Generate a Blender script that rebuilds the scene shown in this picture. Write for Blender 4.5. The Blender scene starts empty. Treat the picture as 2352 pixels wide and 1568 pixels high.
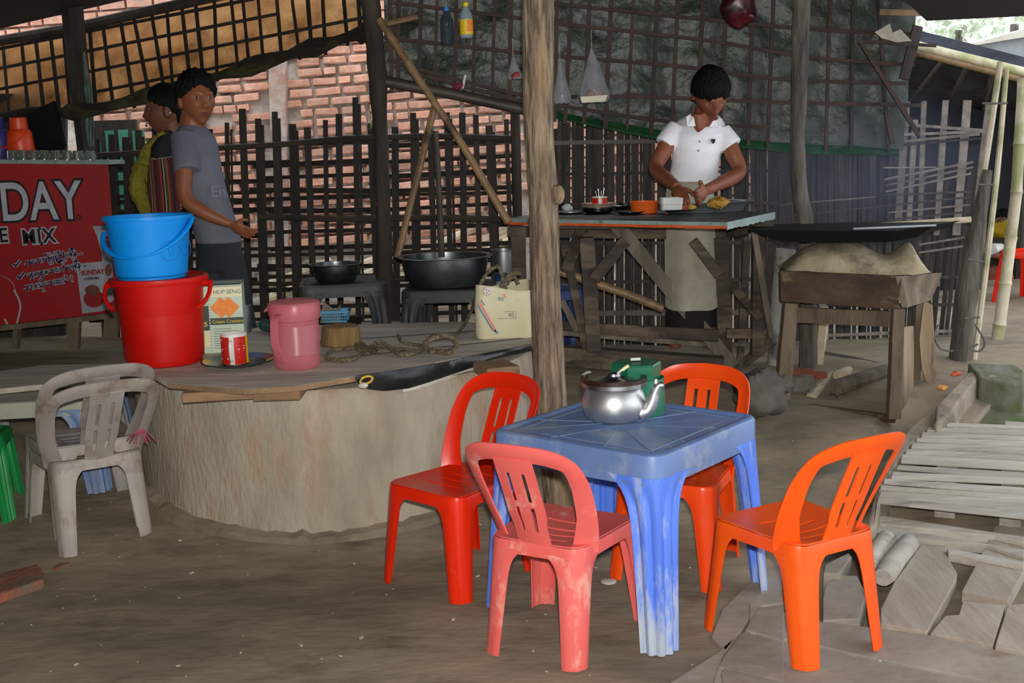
import bpy, bmesh, math, random
from mathutils import Vector, Matrix, noise
PI = math.pi
RN = random.Random(11)
SC = bpy.context.scene
COL = SC.collection
# ------------------------------------------------------------------ camera
FW, FH, FPX, PITCH, ROLL, CAMH = 2352, 1568, 2700.0, 0.165, -0.03, 1.768
cr, sr, cp, sp = math.cos(ROLL), math.sin(ROLL), math.cos(PITCH), math.sin(PITCH)
FWD = Vector((0, cp, -sp)); DWN = Vector((0, -sp, -cp)); RGT = Vector((1, 0, 0))
UX = RGT * cr - DWN * sr
VY = RGT * sr + DWN * cr
cam = bpy.data.cameras.new('camera'); cam_o = bpy.data.objects.new('camera', cam); COL.objects.link(cam_o)
cam.sensor_width = 36.0; cam.lens = FPX / FW * 36.0; cam.clip_start = 0.05; cam.clip_end = 200
m3 = Matrix((UX, -VY, -FWD)).transposed()
cam_o.matrix_world = Matrix.Translation((0, 0, CAMH)) @ m3.to_4x4()
SC.camera = cam_o
# ------------------------------------------------------------------ sky, flash, exposure
SC.view_settings.view_transform = 'Standard'; SC.view_settings.look = 'None'
SC.view_settings.gamma = 1.0; SC.view_settings.use_curve_mapping = False
SC.view_settings.exposure = 0.0
world = bpy.data.worlds.new('overcast_sky'); SC.world = world; world.use_nodes = True
wn = world.node_tree.nodes; wn['Background'].inputs[0].default_value = (0.90, 0.95, 1.0, 1); wn['Background'].inputs[1].default_value = 2.3
fl = bpy.data.lights.new('camera_flash', 'AREA'); fl.shape = 'RECTANGLE'; fl.size = 0.07; fl.size_y = 0.045; fl.energy = 205; fl.color = (1.0, 0.965, 0.90)
flo = bpy.data.objects.new('camera_flash', fl); COL.objects.link(flo)
flo.location = (0.03, -0.05, CAMH + 0.13)
flo.rotation_euler = (Vector((0.06, 5.0, -0.62))).to_track_quat('-Z', 'Y').to_euler()

# ------------------------------------------------------------------ pixel helpers (a photograph pixel + a known distance or height -> a place)
def ray(u, v):
    return UX * (u - FW / 2) + VY * (v - FH / 2) + FWD * FPX
def P(u, v, Y):
    d = ray(u, v); t = Y / d.y
    return Vector((d.x * t, Y, CAMH + d.z * t))
def PZ(u, v, z):
    d = ray(u, v); t = (z - CAMH) / d.z
    return Vector((d.x * t, d.y * t, z))
def G(x, y):
    t = max(0.0, y - 4.75)
    z = 0.205 * t if t < 2.2 else 0.205 * 2.2 + 0.02 * min(t - 2.2, 2)
    if t < .4: z = .205 * t * t / .8 if t > 0 else 0
    else: z -= .041
    return z
def PG(u, v, dz=0.0):
    z = 0.2
    for i in range(60):
        p = PZ(u, v, min(z, 1.2)); z = z * .6 + (G(p.x, p.y) + dz) * .4
    return PZ(u, v, z)
def px(Y): return Y / FPX      # metres per pixel at a distance

# ------------------------------------------------------------------ colour and materials
def C(h, k=1.0):
    h = h.lstrip('#'); o = []
    for i in (0, 2, 4):
        c = int(h[i:i+2], 16) / 255.0
        c = c / 12.92 if c <= .04045 else ((c + .055) / 1.055) ** 2.4
        o.append(min(1, c * k))
    return (*o, 1.0)
MATS = {}
def mat(name, c1, c2=None, scale=6.0, rough=.6, metal=0.0, bump=.0, bscale=40.0, stretch=(1, 1, 1), dirt=None, dscale=3.0, dlo=.5, dhi=.62,
        vary=0.0, spec=.5, lo=.35, hi=.65, trans=0.0, alpha=1.0, detail=6.0, coat=0.0, transl=0.0, glass=0.0):
    m = bpy.data.materials.new(name); m.use_nodes = True; nt = m.node_tree; N = nt.nodes; L = nt.links
    b = N['Principled BSDF']
    b.inputs['Roughness'].default_value = rough; b.inputs['Metallic'].default_value = metal
    b.inputs['Specular IOR Level'].default_value = spec; b.inputs['Coat Weight'].default_value = coat
    b.inputs['Coat Roughness'].default_value = .15
    tc = N.new('ShaderNodeTexCoord'); oi = N.new('ShaderNodeObjectInfo')
    off = N.new('ShaderNodeVectorMath'); off.operation = 'MULTIPLY_ADD'
    cmb = N.new('ShaderNodeCombineXYZ')
    for i in range(3): L.new(oi.outputs['Random'], cmb.inputs[i])
    L.new(cmb.outputs[0], off.inputs[0]); off.inputs[1].default_value = (17.3, 9.1, 23.7); L.new(tc.outputs['Object'], off.inputs[2])
    mp = N.new('ShaderNodeMapping'); mp.inputs['Scale'].default_value = stretch; L.new(off.outputs[0], mp.inputs['Vector'])
    col = None
    if c2 is not None:
        nz = N.new('ShaderNodeTexNoise'); nz.inputs['Scale'].default_value = scale; nz.inputs['Detail'].default_value = detail; nz.inputs['Roughness'].default_value = .65
        L.new(mp.outputs[0], nz.inputs['Vector'])
        rp = N.new('ShaderNodeValToRGB'); rp.color_ramp.elements[0].position = lo; rp.color_ramp.elements[1].position = hi
        rp.color_ramp.elements[0].color = c1; rp.color_ramp.elements[1].color = c2
        L.new(nz.outputs['Fac'], rp.inputs[0]); col = rp.outputs[0]
    else:
        rgb = N.new('ShaderNodeRGB'); rgb.outputs[0].default_value = c1; col = rgb.outputs[0]
    if dirt is not None:
        n2 = N.new('ShaderNodeTexNoise'); n2.inputs['Scale'].default_value = dscale; n2.inputs['Detail'].default_value = 8; n2.inputs['Roughness'].default_value = .7
        L.new(mp.outputs[0], n2.inputs['Vector'])
        r2 = N.new('ShaderNodeValToRGB'); r2.color_ramp.elements[0].position = dlo; r2.color_ramp.elements[1].position = dhi
        L.new(n2.outputs['Fac'], r2.inputs[0])
        mx = N.new('ShaderNodeMix'); mx.data_type = 'RGBA'; L.new(r2.outputs[0], mx.inputs[0]); L.new(col, mx.inputs[6]); mx.inputs[7].default_value = dirt
        col = mx.outputs[2]
    if vary > 0:
        hs = N.new('ShaderNodeHueSaturation'); mr = N.new('ShaderNodeMapRange'); mr.inputs[3].default_value = 1 - vary; mr.inputs[4].default_value = 1 + vary
        L.new(oi.outputs['Random'], mr.inputs[0]); L.new(mr.outputs[0], hs.inputs['Value']); L.new(col, hs.inputs['Color']); col = hs.outputs[0]
    L.new(col, b.inputs['Base Color'])
    if bump > 0:
        nb = N.new('ShaderNodeTexNoise'); nb.inputs['Scale'].default_value = bscale; nb.inputs['Detail'].default_value = 6
        L.new(mp.outputs[0], nb.inputs['Vector'])
        bp = N.new('ShaderNodeBump'); bp.inputs['Strength'].default_value = bump; bp.inputs['Distance'].default_value = .02
        L.new(nb.outputs['Fac'], bp.inputs['Height']); L.new(bp.outputs[0], b.inputs['Normal'])
    if glass > 0:
        b.inputs['Transmission Weight'].default_value = glass; b.inputs['IOR'].default_value = 1.45
    if alpha < 1: b.inputs['Alpha'].default_value = alpha
    if transl > 0:
        tr = N.new('ShaderNodeBsdfTranslucent'); L.new(col, tr.inputs[0]); ms = N.new('ShaderNodeMixShader'); ms.inputs[0].default_value = transl
        L.new(b.outputs[0], ms.inputs[1]); L.new(tr.outputs[0], ms.inputs[2]); L.new(ms.outputs[0], N['Material Output'].inputs[0])
    MATS[name] = m
    return m

# ------------------------------------------------------------------ mesh builder
class MB:
    def __init__(s): s.v = []; s.f = []
    def add(s, vs, fs):
        o = len(s.v); s.v += [Vector(p) for p in vs]; s.f += [tuple(i + o for i in f) for f in fs]; return s
    def box(s, c, size, M=None):
        c = Vector(c); hx, hy, hz = size[0] / 2, size[1] / 2, size[2] / 2
        vs = [Vector((x, y, z)) for x in (-hx, hx) for y in (-hy, hy) for z in (-hz, hz)]
        vs = [(M @ p if M else p) + c for p in vs]
        return s.add(vs, [(0, 1, 3, 2), (4, 6, 7, 5), (0, 4, 5, 1), (2, 3, 7, 6), (0, 2, 6, 4), (1, 5, 7, 3)])
    def bar(s, a, b, w, h, up=(0, 0, 1), jit=0.0, seg=1):
        a = Vector(a); b = Vector(b); d = (b - a).normalized(); up = Vector(up)
        if abs(d.dot(up)) > .97: up = Vector((0, 1, 0)) if abs(d.y) < .9 else Vector((1, 0, 0))
        sx = d.cross(up).normalized(); sz = sx.cross(d).normalized(); rings = []
        for i in range(seg + 1):
            p = a.lerp(b, i / seg); k = 1 + (RN.uniform(-jit, jit) if jit else 0)
            if jit: p = p + sx * RN.uniform(-jit, jit) * w * .5
            rings.append([p + sx * (qx * w / 2 * k) + sz * (qz * h / 2 * k) for qx, qz in ((-1, -1), (1, -1), (1, 1), (-1, 1))])
        return s.loft(rings)
    def loft(s, rings, cap=True, closed=True):
        n = len(rings[0]); o = len(s.v)
        for r in rings: s.v += [Vector(p) for p in r]
        for i in range(len(rings) - 1):
            for j in range(n if closed else n - 1):
                k = (j + 1) % n
                s.f.append((o + i * n + j, o + i * n + k, o + (i + 1) * n + k, o + (i + 1) * n + j))
        if cap and closed:
            s.f.append(tuple(o + j for j in range(n))[::-1]); e = o + (len(rings) - 1) * n
            s.f.append(tuple(e + j for j in range(n)))
        return s
    def tube(s, pts, rad, n=8, cap=True, sq=1.0, twist=0.0):
        pts = [Vector(p) for p in pts]
        if not isinstance(rad, (list, tuple)): rad = [rad] * len(pts)
        rings = []; up = None
        for i, p in enumerate(pts):
            t = (pts[min(i + 1, len(pts) - 1)] - pts[max(i - 1, 0)]).normalized()
            if up is None:
                up = Vector((0, 0, 1)) if abs(t.z) < .9 else Vector((0, 1, 0))
            sx = t.cross(up).normalized(); up = sx.cross(t).normalized()
            rings.append([p + (sx * math.cos(2 * PI * j / n + twist) + up * math.sin(2 * PI * j / n + twist) * sq) * rad[i] for j in range(n)])
        return s.loft(rings, cap)
    def lathe(s, prof, n=24, c=(0, 0, 0), M=None, sx=1.0, sy=1.0, cap=True):
        c = Vector(c); rings = []
        for r, z in prof:
            ring = [Vector((r * sx * math.cos(2 * PI * j / n), r * sy * math.sin(2 * PI * j / n), z)) for j in range(n)]
            rings.append([(M @ p if M else p) + c for p in ring])
        return s.loft(rings, cap)
    def prism(s, poly, dv):
        dv = Vector(dv); n = len(poly); a = [Vector(p) for p in poly]
        s.add(a + [p + dv for p in a], [tuple(range(n))[::-1], tuple(range(n, 2 * n))] + [(i, (i + 1) % n, n + (i + 1) % n, n + i) for i in range(n)])
        return s
    def grid(s, fn, nu, nv, skip=None):
        o = len(s.v)
        for i in range(nu + 1):
            for j in range(nv + 1): s.v.append(Vector(fn(i / nu, j / nv)))
        for i in range(nu):
            for j in range(nv):
                if skip and skip(i, j): continue
                a = o + i * (nv + 1) + j
                s.f.append((a, a + nv + 1, a + nv + 2, a + 1))
        return s
    def ell(s, c, r, n=14, m=9, M=None):
        c = Vector(c); o = len(s.v); pts = []
        for i in range(m + 1):
            th = PI * i / m
            pts.append([((M @ q) if M else q) + c for q in (Vector((r[0] * math.sin(th) * math.cos(2 * PI * j / n), r[1] * math.sin(th) * math.sin(2 * PI * j / n), r[2] * math.cos(th))) for j in range(n))])
        pts[0] = [pts[0][0] + Vector((1e-4 * math.cos(j), 1e-4 * math.sin(j), 0)) for j in range(n)]
        pts[-1] = [pts[-1][0] + Vector((1e-4 * math.cos(j), 1e-4 * math.sin(j), 0)) for j in range(n)]
        return s.loft(pts)
    def wobble(s, amp, sc=6.0, seed=0):
        for p in s.v:
            p += noise.noise_vector(p * sc + Vector((seed, seed * .7, seed * 1.3))) * amp
        return s
    def build(s, name, material, parent=None, world=False, smooth=None, angle=38, label=None, fix=True, solid=None, bevel=None, kind=None):
        me = bpy.data.meshes.new(name); o = bpy.data.objects.new(name, me); COL.objects.link(o)
        vs = s.v; off = Vector((0, 0, 0))
        if parent is not None:
            o.parent = parent
            if world:
                r = parent
                while r.parent: r = r.parent
                off = Vector(r.location)
        else:
            lo = Vector([min(p[i] for p in vs) for i in range(3)]); hi = Vector([max(p[i] for p in vs) for i in range(3)])
            off = Vector(((lo.x + hi.x) / 2, (lo.y + hi.y) / 2, lo.z)); o.location = off
        me.from_pydata([p - off for p in vs], [], s.f); me.update()
        if fix:
            bm = bmesh.new(); bm.from_mesh(me); bmesh.ops.recalc_face_normals(bm, faces=bm.faces); bm.to_mesh(me); bm.free()
        if isinstance(material, str): material = MATS[material]
        me.materials.append(material)
        if solid:
            md = o.modifiers.new('s', 'SOLIDIFY'); md.thickness = solid; md.offset = -1
        if bevel:
            md = o.modifiers.new('b', 'BEVEL'); md.width = bevel; md.segments = 2; md.limit_method = 'ANGLE'
        if solid or bevel: bake(o)
        if smooth:
            o.data.shade_smooth(); o.data.set_sharp_from_angle(angle=math.radians(angle))
        if label: o['label'] = label
        if kind: o['kind'] = kind
        return o
def bake(o):
    dg = bpy.context.evaluated_depsgraph_get(); dg.update()
    me = bpy.data.meshes.new_from_object(o.evaluated_get(dg)); me.name = o.data.name
    o.modifiers.clear(); o.data = me
def tag(o, label, cat, group=None):
    o['label'] = label; o['category'] = cat
    if group: o['group'] = group
    return o
def thing(name, label, cat, loc=(0, 0, 0), rz=0.0, group=None):
    o = bpy.data.objects.new(name, None); COL.objects.link(o); o.location = loc; o.rotation_euler = (0, 0, rz); o.empty_display_size = .1
    return tag(o, label, cat, group)
def struct(name, loc=(0, 0, 0)):
    o = bpy.data.objects.new(name, None); COL.objects.link(o); o.location = loc; o['kind'] = 'structure'; return o
def dup(root, loc, rz=None, label=None, group=None, material=None):
    r = root.copy(); COL.objects.link(r); r.location = loc
    if rz is not None: r.rotation_euler = (0, 0, rz)
    if label: r['label'] = label
    if group: r['group'] = group
    def rec(src, dst):
        for ch in list(src.children):
            c = ch.copy()
            if material is not None: c.data = ch.data.copy(); c.data.materials.clear(); c.data.materials.append(material)
            COL.objects.link(c); c.parent = dst; rec(ch, c)
    rec(root, r); return r
def cat_rom(pts, n=6):
    pts = [Vector(p) for p in pts]; out = []
    for i in range(len(pts) - 1):
        p0 = pts[max(i - 1, 0)]; p1 = pts[i]; p2 = pts[i + 1]; p3 = pts[min(i + 2, len(pts) - 1)]
        for k in range(n):
            t = k / n
            out.append(.5 * ((2 * p1) + (p2 - p0) * t + (2 * p0 - 5 * p1 + 4 * p2 - p3) * t * t + (3 * p1 - p0 - 3 * p2 + p3) * t ** 3))
    out.append(pts[-1]); return out
def interp(tab, t):
    if t <= tab[0][0]: return tab[0][1]
    for (a, x), (b, y) in zip(tab, tab[1:]):
        if t <= b: return x + (y - x) * (t - a) / (b - a)
    return tab[-1][1]
def text_mesh(name, body, size, material, M, parent, extrude=.0008, offset=0.0, shear=0.0, align='LEFT', space=1.0):
    cu = bpy.data.curves.new(name, 'FONT'); cu.body = body; cu.size = size; cu.extrude = extrude; cu.offset = offset; cu.shear = shear; cu.align_x = align; cu.space_character = space
    t = bpy.data.objects.new(name + '_c', cu); COL.objects.link(t)
    dg = bpy.context.evaluated_depsgraph_get(); dg.update()
    me = bpy.data.meshes.new_from_object(t.evaluated_get(dg)); bpy.data.objects.remove(t); bpy.data.curves.remove(cu)
    me.transform(M); me.materials.clear(); me.materials.append(material)
    o = bpy.data.objects.new(name, me); COL.objects.link(o); o.parent = parent
    return o
# ------------------------------------------------------------------ materials
mat('earth', C('#948671'), C('#6f6556'), scale=2.2, rough=.8, bump=.35, bscale=14, dirt=C('#5d5347'), dscale=3.3, dlo=.52, dhi=.72, stretch=(.7, 1.3, 1), spec=.35)
mat('yard', C('#b3a48e'), C('#94866f'), scale=3, rough=.9, bump=.2)
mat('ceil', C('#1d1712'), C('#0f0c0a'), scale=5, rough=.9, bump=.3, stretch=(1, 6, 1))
mat('mortar', C('#d3ccc2'), C('#a39a90'), scale=7, rough=.95, bump=.8, bscale=24, dirt=C('#55504a'), dscale=4, dlo=.55, dhi=.7)
mat('brick', C('#e0ae98'), C('#c88f78'), scale=9, rough=.92, bump=.5, bscale=40, dirt=C('#a08c7c'), dscale=3.2, dlo=.5, dhi=.72, vary=.2)
mat('pillar', C('#c9c2bb'), C('#a5806f'), scale=4, rough=.9, bump=.3, dirt=C('#87706a'), dscale=5, dlo=.5, dhi=.65)
mat('teal', C('#4f9a86'), C('#3c8573'), scale=3, rough=.6, vary=.1)
mat('lattice', C('#2c231b'), C('#1a1511'), scale=9, rough=.75, bump=.2, stretch=(1, 1, .2), vary=.35)
mat('strip_brown', C('#3f2416'), C('#20140d'), scale=7, rough=.7, bump=.2, vary=.3)
mat('strip_grey', C('#3d3631'), C('#1d1916'), scale=14, rough=.8, bump=.35, stretch=(1.5, 1.5, .2), vary=.5)
mat('strip_pale', C('#7d736b'), C('#57504b'), scale=12, rough=.8, bump=.25, vary=.3)
mat('bamboo_dark', C('#4a4037'), C('#2a241f'), scale=6, rough=.55, bump=.1, stretch=(.3, 1, 1), vary=.2)
mat('bamboo_tan', C('#8e7351'), C('#6b5439'), scale=5, rough=.5, bump=.1, vary=.1, dirt=C('#4b3c2b'), dscale=4)
mat('bamboo_pale', C('#c9bfa9'), C('#9c9372'), scale=3, rough=.5, bump=.1, vary=.15, dirt=C('#8b8f5e'), dscale=3)
mat('post_dark', C('#3a3028'), C('#221c17'), scale=6, rough=.8, bump=.5, bscale=18, stretch=(2, 2, .4), vary=.2)
mat('log', C('#6f6860'), C('#3d3833'), scale=9, rough=.9, bump=.8, bscale=24, stretch=(2, 2, .3), dirt=C('#6f543f'), dscale=2.5, dlo=.58, dhi=.72)
mat('tarp_tan', C('#e0b07a'), C('#ab7c4c'), scale=3.5, rough=.7, dirt=C('#5a4424'), dscale=2.2, dlo=.5, dhi=.72, transl=.85)
mat('tarp_green', C('#24361f'), C('#121a15'), scale=10, rough=.45, bump=.6, bscale=14, dirt=C('#33393a'), dscale=7, dlo=.46, dhi=.74, spec=.6)
mat('hem_green', C('#154a27'), C('#0f331c'), scale=5, rough=.5, bump=.3)
mat('thatch', C('#2a2013'), C('#120d08'), scale=14, rough=.95, bump=.8, bscale=30, stretch=(.4, 1, 1), dirt=C('#40401c'), dscale=4)
mat('wood_weathered', C('#b9b3aa'), C('#9c958b'), scale=4, rough=.85, bump=.25, bscale=18, stretch=(.4, 3, 3), vary=.12, dirt=C('#6f655a'), dscale=3, dlo=.55, dhi=.75)
mat('wood_board', C('#a79d91'), C('#8d8275'), scale=3, rough=.85, bump=.25, bscale=14, stretch=(3, .5, 3), vary=.1, dirt=C('#7c5d49'), dscale=2.3, dlo=.58, dhi=.78)
mat('concrete', C('#9a8f80'), C('#857764'), scale=3.2, rough=.9, bump=.35, bscale=26, dirt=C('#6d6459'), dscale=2.5, vary=.1)
mat('stone', C('#6f6a63'), C('#4b4743'), scale=5, rough=.9, bump=.7, bscale=14, vary=.2)
mat('moss', C('#75756c'), C('#4d5a33'), scale=5, rough=.95, bump=.8, bscale=16)
mat('painted_shade', C('#20202a'), C('#131318'), scale=3, rough=.9)  # dimness of the shed interior put into a bluish dark colour
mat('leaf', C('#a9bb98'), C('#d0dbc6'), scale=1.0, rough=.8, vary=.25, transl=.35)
mat('tin_roof', C('#8d9297'), C('#6d7175'), scale=2, rough=.5)
mat('roof_top', C('#c8c4b8'), C('#b0ac9e'), scale=4, rough=.9)
mat('white_wood', C('#b9ab92'), C('#9d8c70'), scale=6, rough=.8, bump=.2)
mat('twine', C('#cfc7b8'), C('#a79f90'), scale=8, rough=.9)

# ------------------------------------------------------------------ floor, yard, ceiling
mb = MB()
def floor_fn(a, b):
    x = -6 + 12 * a; y = 1.2 + 9.3 * b
    z = G(x, y) + .012 * noise.noise(Vector((x * 2.2, y * 2.2, 0))) + .006 * noise.noise(Vector((x * 7, y * 7, 3)))
    if y < 4.8 and -1.2 < x < 1.6: z = G(x, y) + .4 * (z - G(x, y)) - .003
    if y < 6.4: z -= .085 * max(0, min(1, (x - (.80 if y < 4.3 else .80 + (y - 4.3) * .62)) / .12))
    return (x, y, z)
mb.grid(floor_fn, 150, 120)
o = mb.build('floor', 'earth', smooth=True, fix=False); o['kind'] = 'structure'
mb = MB(); mb.grid(lambda a, b: (-14 + 34 * a, 10.3 + 25 * b, .40 + .02 * noise.noise(Vector((a * 40, b * 40, 0)))), 30, 20)
o = mb.build('floor_outside', 'yard', smooth=True, fix=False); o['kind'] = 'structure'
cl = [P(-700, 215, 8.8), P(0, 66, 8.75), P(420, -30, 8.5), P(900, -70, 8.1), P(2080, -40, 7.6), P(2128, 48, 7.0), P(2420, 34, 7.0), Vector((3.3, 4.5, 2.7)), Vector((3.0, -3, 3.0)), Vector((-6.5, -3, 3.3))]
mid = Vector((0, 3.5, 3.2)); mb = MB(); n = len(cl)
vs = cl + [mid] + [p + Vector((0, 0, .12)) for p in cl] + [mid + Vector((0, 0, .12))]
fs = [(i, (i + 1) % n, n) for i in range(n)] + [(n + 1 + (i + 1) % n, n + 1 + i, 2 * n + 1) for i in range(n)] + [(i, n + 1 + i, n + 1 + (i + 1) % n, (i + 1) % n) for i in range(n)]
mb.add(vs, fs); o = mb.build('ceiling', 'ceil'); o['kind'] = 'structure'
mb = MB(); mb.prism([P(-300, 215, 8.8), P(150, 215, 8.8), P(150, 800, 8.8), P(-300, 800, 8.8)], (0, .05, 0)); o = mb.build('dark_backing_counter', 'strip_grey'); o['kind'] = 'structure'  # dark backing panel added to fill the dark gap behind the counter
# unseen woven wall on the left, added to cut stray sky light
mb = MB(); mb.box((-5.6, 3.2, 1.6), (.06, 11, 3.4)); o = mb.build('wall_left_added', 'strip_grey'); o['kind'] = 'structure'
mb = MB(); mb.box((0, -3.0, 1.6), (12, .06, 3.4)); o = mb.build('wall_front_added', 'strip_grey'); o['kind'] = 'structure'  # unseen wall behind the camera, added to keep ambient light down

# ------------------------------------------------------------------ brick wall outside
WY = 10.3; ca, sa = math.cos(.045), math.sin(.045); EX = Vector((ca, 0, sa)); EZ = Vector((-sa, 0, ca))
W0 = P(120, 655, WY)
mb = MB(); q = [P(-420, 760, WY + .03), P(1770, 760, WY + .03), P(1770, -120, WY + .03), P(-420, -60, WY + .03)]
mb.prism(q, (0, .3, 0)); wall = mb.build('wall_back', 'mortar'); wall['kind'] = 'structure'
BL, BH = .232, .0845
def tarp_low(u): return interp([(0, 275), (200, 262), (330, 232), (520, 178), (850, 82), (900, 165), (1200, 245)], u)
shared = []
for k in range(6):
    b = MB(); b.box((0, 0, 0), (BL - .022 - .008 * (k % 3), .09, BH - .02 - .004 * (k % 2)))
    bm = bmesh.new(); me = bpy.data.meshes.new('brick')
    me.from_pydata(b.v, [], b.f); bm.from_mesh(me); bmesh.ops.recalc_face_normals(bm, faces=bm.faces)
    bmesh.ops.bevel(bm, geom=bm.edges[:], offset=.009, segments=1, affect='EDGES')
    rr = random.Random(k)
    for v in bm.verts: v.co += Vector((rr.uniform(-.006, .006), rr.uniform(-.004, .004), rr.uniform(-.004, .004)))
    bm.to_mesh(me); bm.free(); me.materials.append(MATS['brick']); shared.append(me)
hb = []
for k in range(2):
    me = shared[k].copy(); me.transform(Matrix.Diagonal((.5, 1, 1, 1))); hb.append(me)
nb = 0; rest = MB(); rb = random.Random(5)
def to_px(p):
    d = Vector(p) - Vector((0, 0, CAMH)); z = d.dot(FWD)
    return (FW / 2 + FPX * d.dot(UX) / z, FH / 2 + FPX * d.dot(VY) / z)
for row in range(40, -1, -1):
    x = -1.6 + (row % 2) * .5 * BL + rb.uniform(-.03, .03)
    while x < 6.6:
        half = rb.random() < .14; L = BL * (.5 if half else 1)
        c = W0 + EX * (x + L / 2) + EZ * ((row + .5) * BH) + Vector((0, rb.uniform(-.012, .012), 0)); u, v = to_px(c); x += L
        if u < -80 or u > 1740 or 600 < u < 662: continue
        inside = tarp_low(u) - 14 < v < 560 and 185 < u < 1205
        rot = Matrix(((ca, 0, -sa), (0, 1, 0), (sa, 0, ca))) @ Matrix.Rotation(rb.uniform(-.03, .03), 3, 'Y')
        if inside and nb < 300 and rb.random() > .02:
            me = rb.choice(hb) if half else rb.choice(shared)
            o = bpy.data.objects.new('brick', me); COL.objects.link(o); o.parent = wall
            o.location = c - wall.location; o.rotation_euler = rot.to_euler(); nb += 1
        elif v < 90 and (u < 430 or 860 < u < 900) or (inside and nb >= 300) or (1270 < u < 1800 and 270 < v < 480):
            rest.box(c, (L - .022, .09, BH - .02), rot)
rest.build('brick_courses', 'brick', wall, True, kind='stuff')
mb = MB(); a = P(639, 120, WY - .06); b = P(646, 640, WY - .06); mb.bar(a, b, .135, .14, up=(0, 1, 0), jit=.08, seg=7); mb.build('pillar', 'pillar', wall, True, bevel=.012)
# teal shutters of the house seen through the fence on the left
sh = thing('window_shutters', 'teal painted wooden shutters seen through the fence behind the woman', 'shutter', P(290, 640, 9.4))
for (u0, u1, v0, v1) in ((205, 238, 330, 408), (242, 268, 300, 388), (272, 300, 298, 386), (242, 268, 398, 482), (272, 300, 396, 480), (304, 345, 300, 482), (215, 238, 415, 490), (262, 345, 492, 575), (205, 258, 500, 575), (205, 345, 585, 650)):
    p0 = P(u0, v0, 9.4); p1 = P(u1, v1, 9.4); mb = MB(); mb.box((p0 + p1) / 2, (abs(p1.x - p0.x), .03, abs(p1.z - p0.z))); mb.build('panel', 'teal', sh, True)
mb = MB(); p0 = P(195, 278, 9.45); p1 = P(352, 770, 9.45); mb.box((p0 + p1) / 2, (p1.x - p0.x, .05, p0.z - p1.z)); mb.build('frame', 'post_dark', sh, True)

# ------------------------------------------------------------------ open bamboo lattice fence
def fy(u): return 8.75 + (u - 215) / (1190 - 215) * (7.65 - 8.75)
fence = thing('lattice_fence', 'open lattice fence of dark bamboo strips in front of the brick wall', 'fence', P(700, 720, fy(700)))
u = 222.0; k = 0
while u < 1185:
    tall = k % 7 == 3
    vt = (RN.uniform(215, 262) if tall else RN.uniform(255, 300)) if u > 480 else RN.uniform(288, 320)
    ub = u + RN.uniform(4, 22); Y = fy(u) - .012
    mb = MB(); w = RN.uniform(10, 17) * px(Y)
    mb.bar(P(u, vt, Y), P(ub, 800, Y), w, .012, up=(0, 1, 0), jit=.06, seg=4); mb.build('upright', 'lattice', fence, True)
    if RN.random() < .35:
        mb = MB(); mb.bar(P(u + 10, vt + 15, Y), P(ub + 11, 800, Y), w * .45, .01, up=(0, 1, 0)); mb.build('upright', 'lattice', fence, True)
    u += RN.uniform(27, 42); k += 1
rows = [322, 362, 395, 425, 440, 470, 520, 555, 575, 598, 625, 650, 690, 715]
for i, v0 in enumerate(rows):
    for (ua, ub) in ((205, 640 + RN.uniform(-60, 60)), (590 + RN.uniform(-40, 40), 890), (870, 1190)):
        if v0 < 330 and ua < 400: continue
        va = v0 + (26 - 26 * (ua - 200) / 1000) + RN.uniform(-6, 6); vb = v0 + (26 - 26 * (ub - 200) / 1000) + RN.uniform(-6, 6)
        mb = MB(); mb.bar(P(ua, va, fy(ua) + .012), P(ub, vb, fy(ub) + .012), RN.uniform(7, 12) * px(8), .01, up=(0, 1, 0), jit=.05, seg=4); mb.build('crosspiece', 'lattice', fence, True)
for pts, r in (([(205, 358), (420, 344), (640, 332), (800, 317), (1000, 312), (1190, 318)], 7), ([(595, 497), (760, 502), (1000, 500), (1190, 505)], 8), ([(210, 640), (640, 652), (1000, 640)], 5)):
    mb = MB(); mb.tube([P(a, b, fy(a) - .045) for a, b in pts], r * px(8), 8); mb.build('rail', 'bamboo_dark', fence, True, smooth=True)

# ------------------------------------------------------------------ dense woven fence behind the cook and on the right
wf = thing('woven_fence', 'dense woven bamboo strip fence behind the cook and the stove', 'fence', P(1760, 760, 7.75))
u = 1262.0
while u < 2015:
    Y = 7.75 + RN.uniform(-.006, .006); wpx = RN.uniform(5, 13); v0 = RN.uniform(262, 300)
    mb = MB(); du = RN.uniform(-4, 4)
    mb.bar(P(u, v0, Y), P(u + du, 835, Y), wpx * px(Y), .006, up=(0, 1, 0), jit=.08, seg=5); mb.build('upright', 'strip_grey', wf, True)
    u += wpx * .92 + (0 if RN.random() < .74 else RN.uniform(2, 7))
u = 2018.0
while u < 2262:
    Y = 7.78; tall = RN.random() < .3
    mb = MB(); w = RN.uniform(9, 17); v0 = RN.uniform(330, 420)
    mb.bar(P(u + 10, v0, Y), P(u - 6 - (u - 2018) * .18, 835, Y), w * px(Y), .006, up=(0, 1, 0), jit=.08, seg=4); mb.build('upright', 'strip_grey', wf, True)
    u += w + RN.uniform(0, 11)
for (a, b, c, d, w) in ((2082, 233, 2062, 520, 16), (2122, 232, 2112, 520, 11), (2172, 230, 2150, 540, 13), (2222, 230, 2196, 540, 18), (2102, 275, 2085, 540, 12), (2270, 240, 2236, 520, 11)):
    mb = MB(); mb.bar(P(a, b, 7.74), P(c, d, 7.74), w * px(7.7), .016, up=(0, 1, 0), jit=.05, seg=4); mb.build('stake', 'strip_pale', wf, True)
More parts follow.
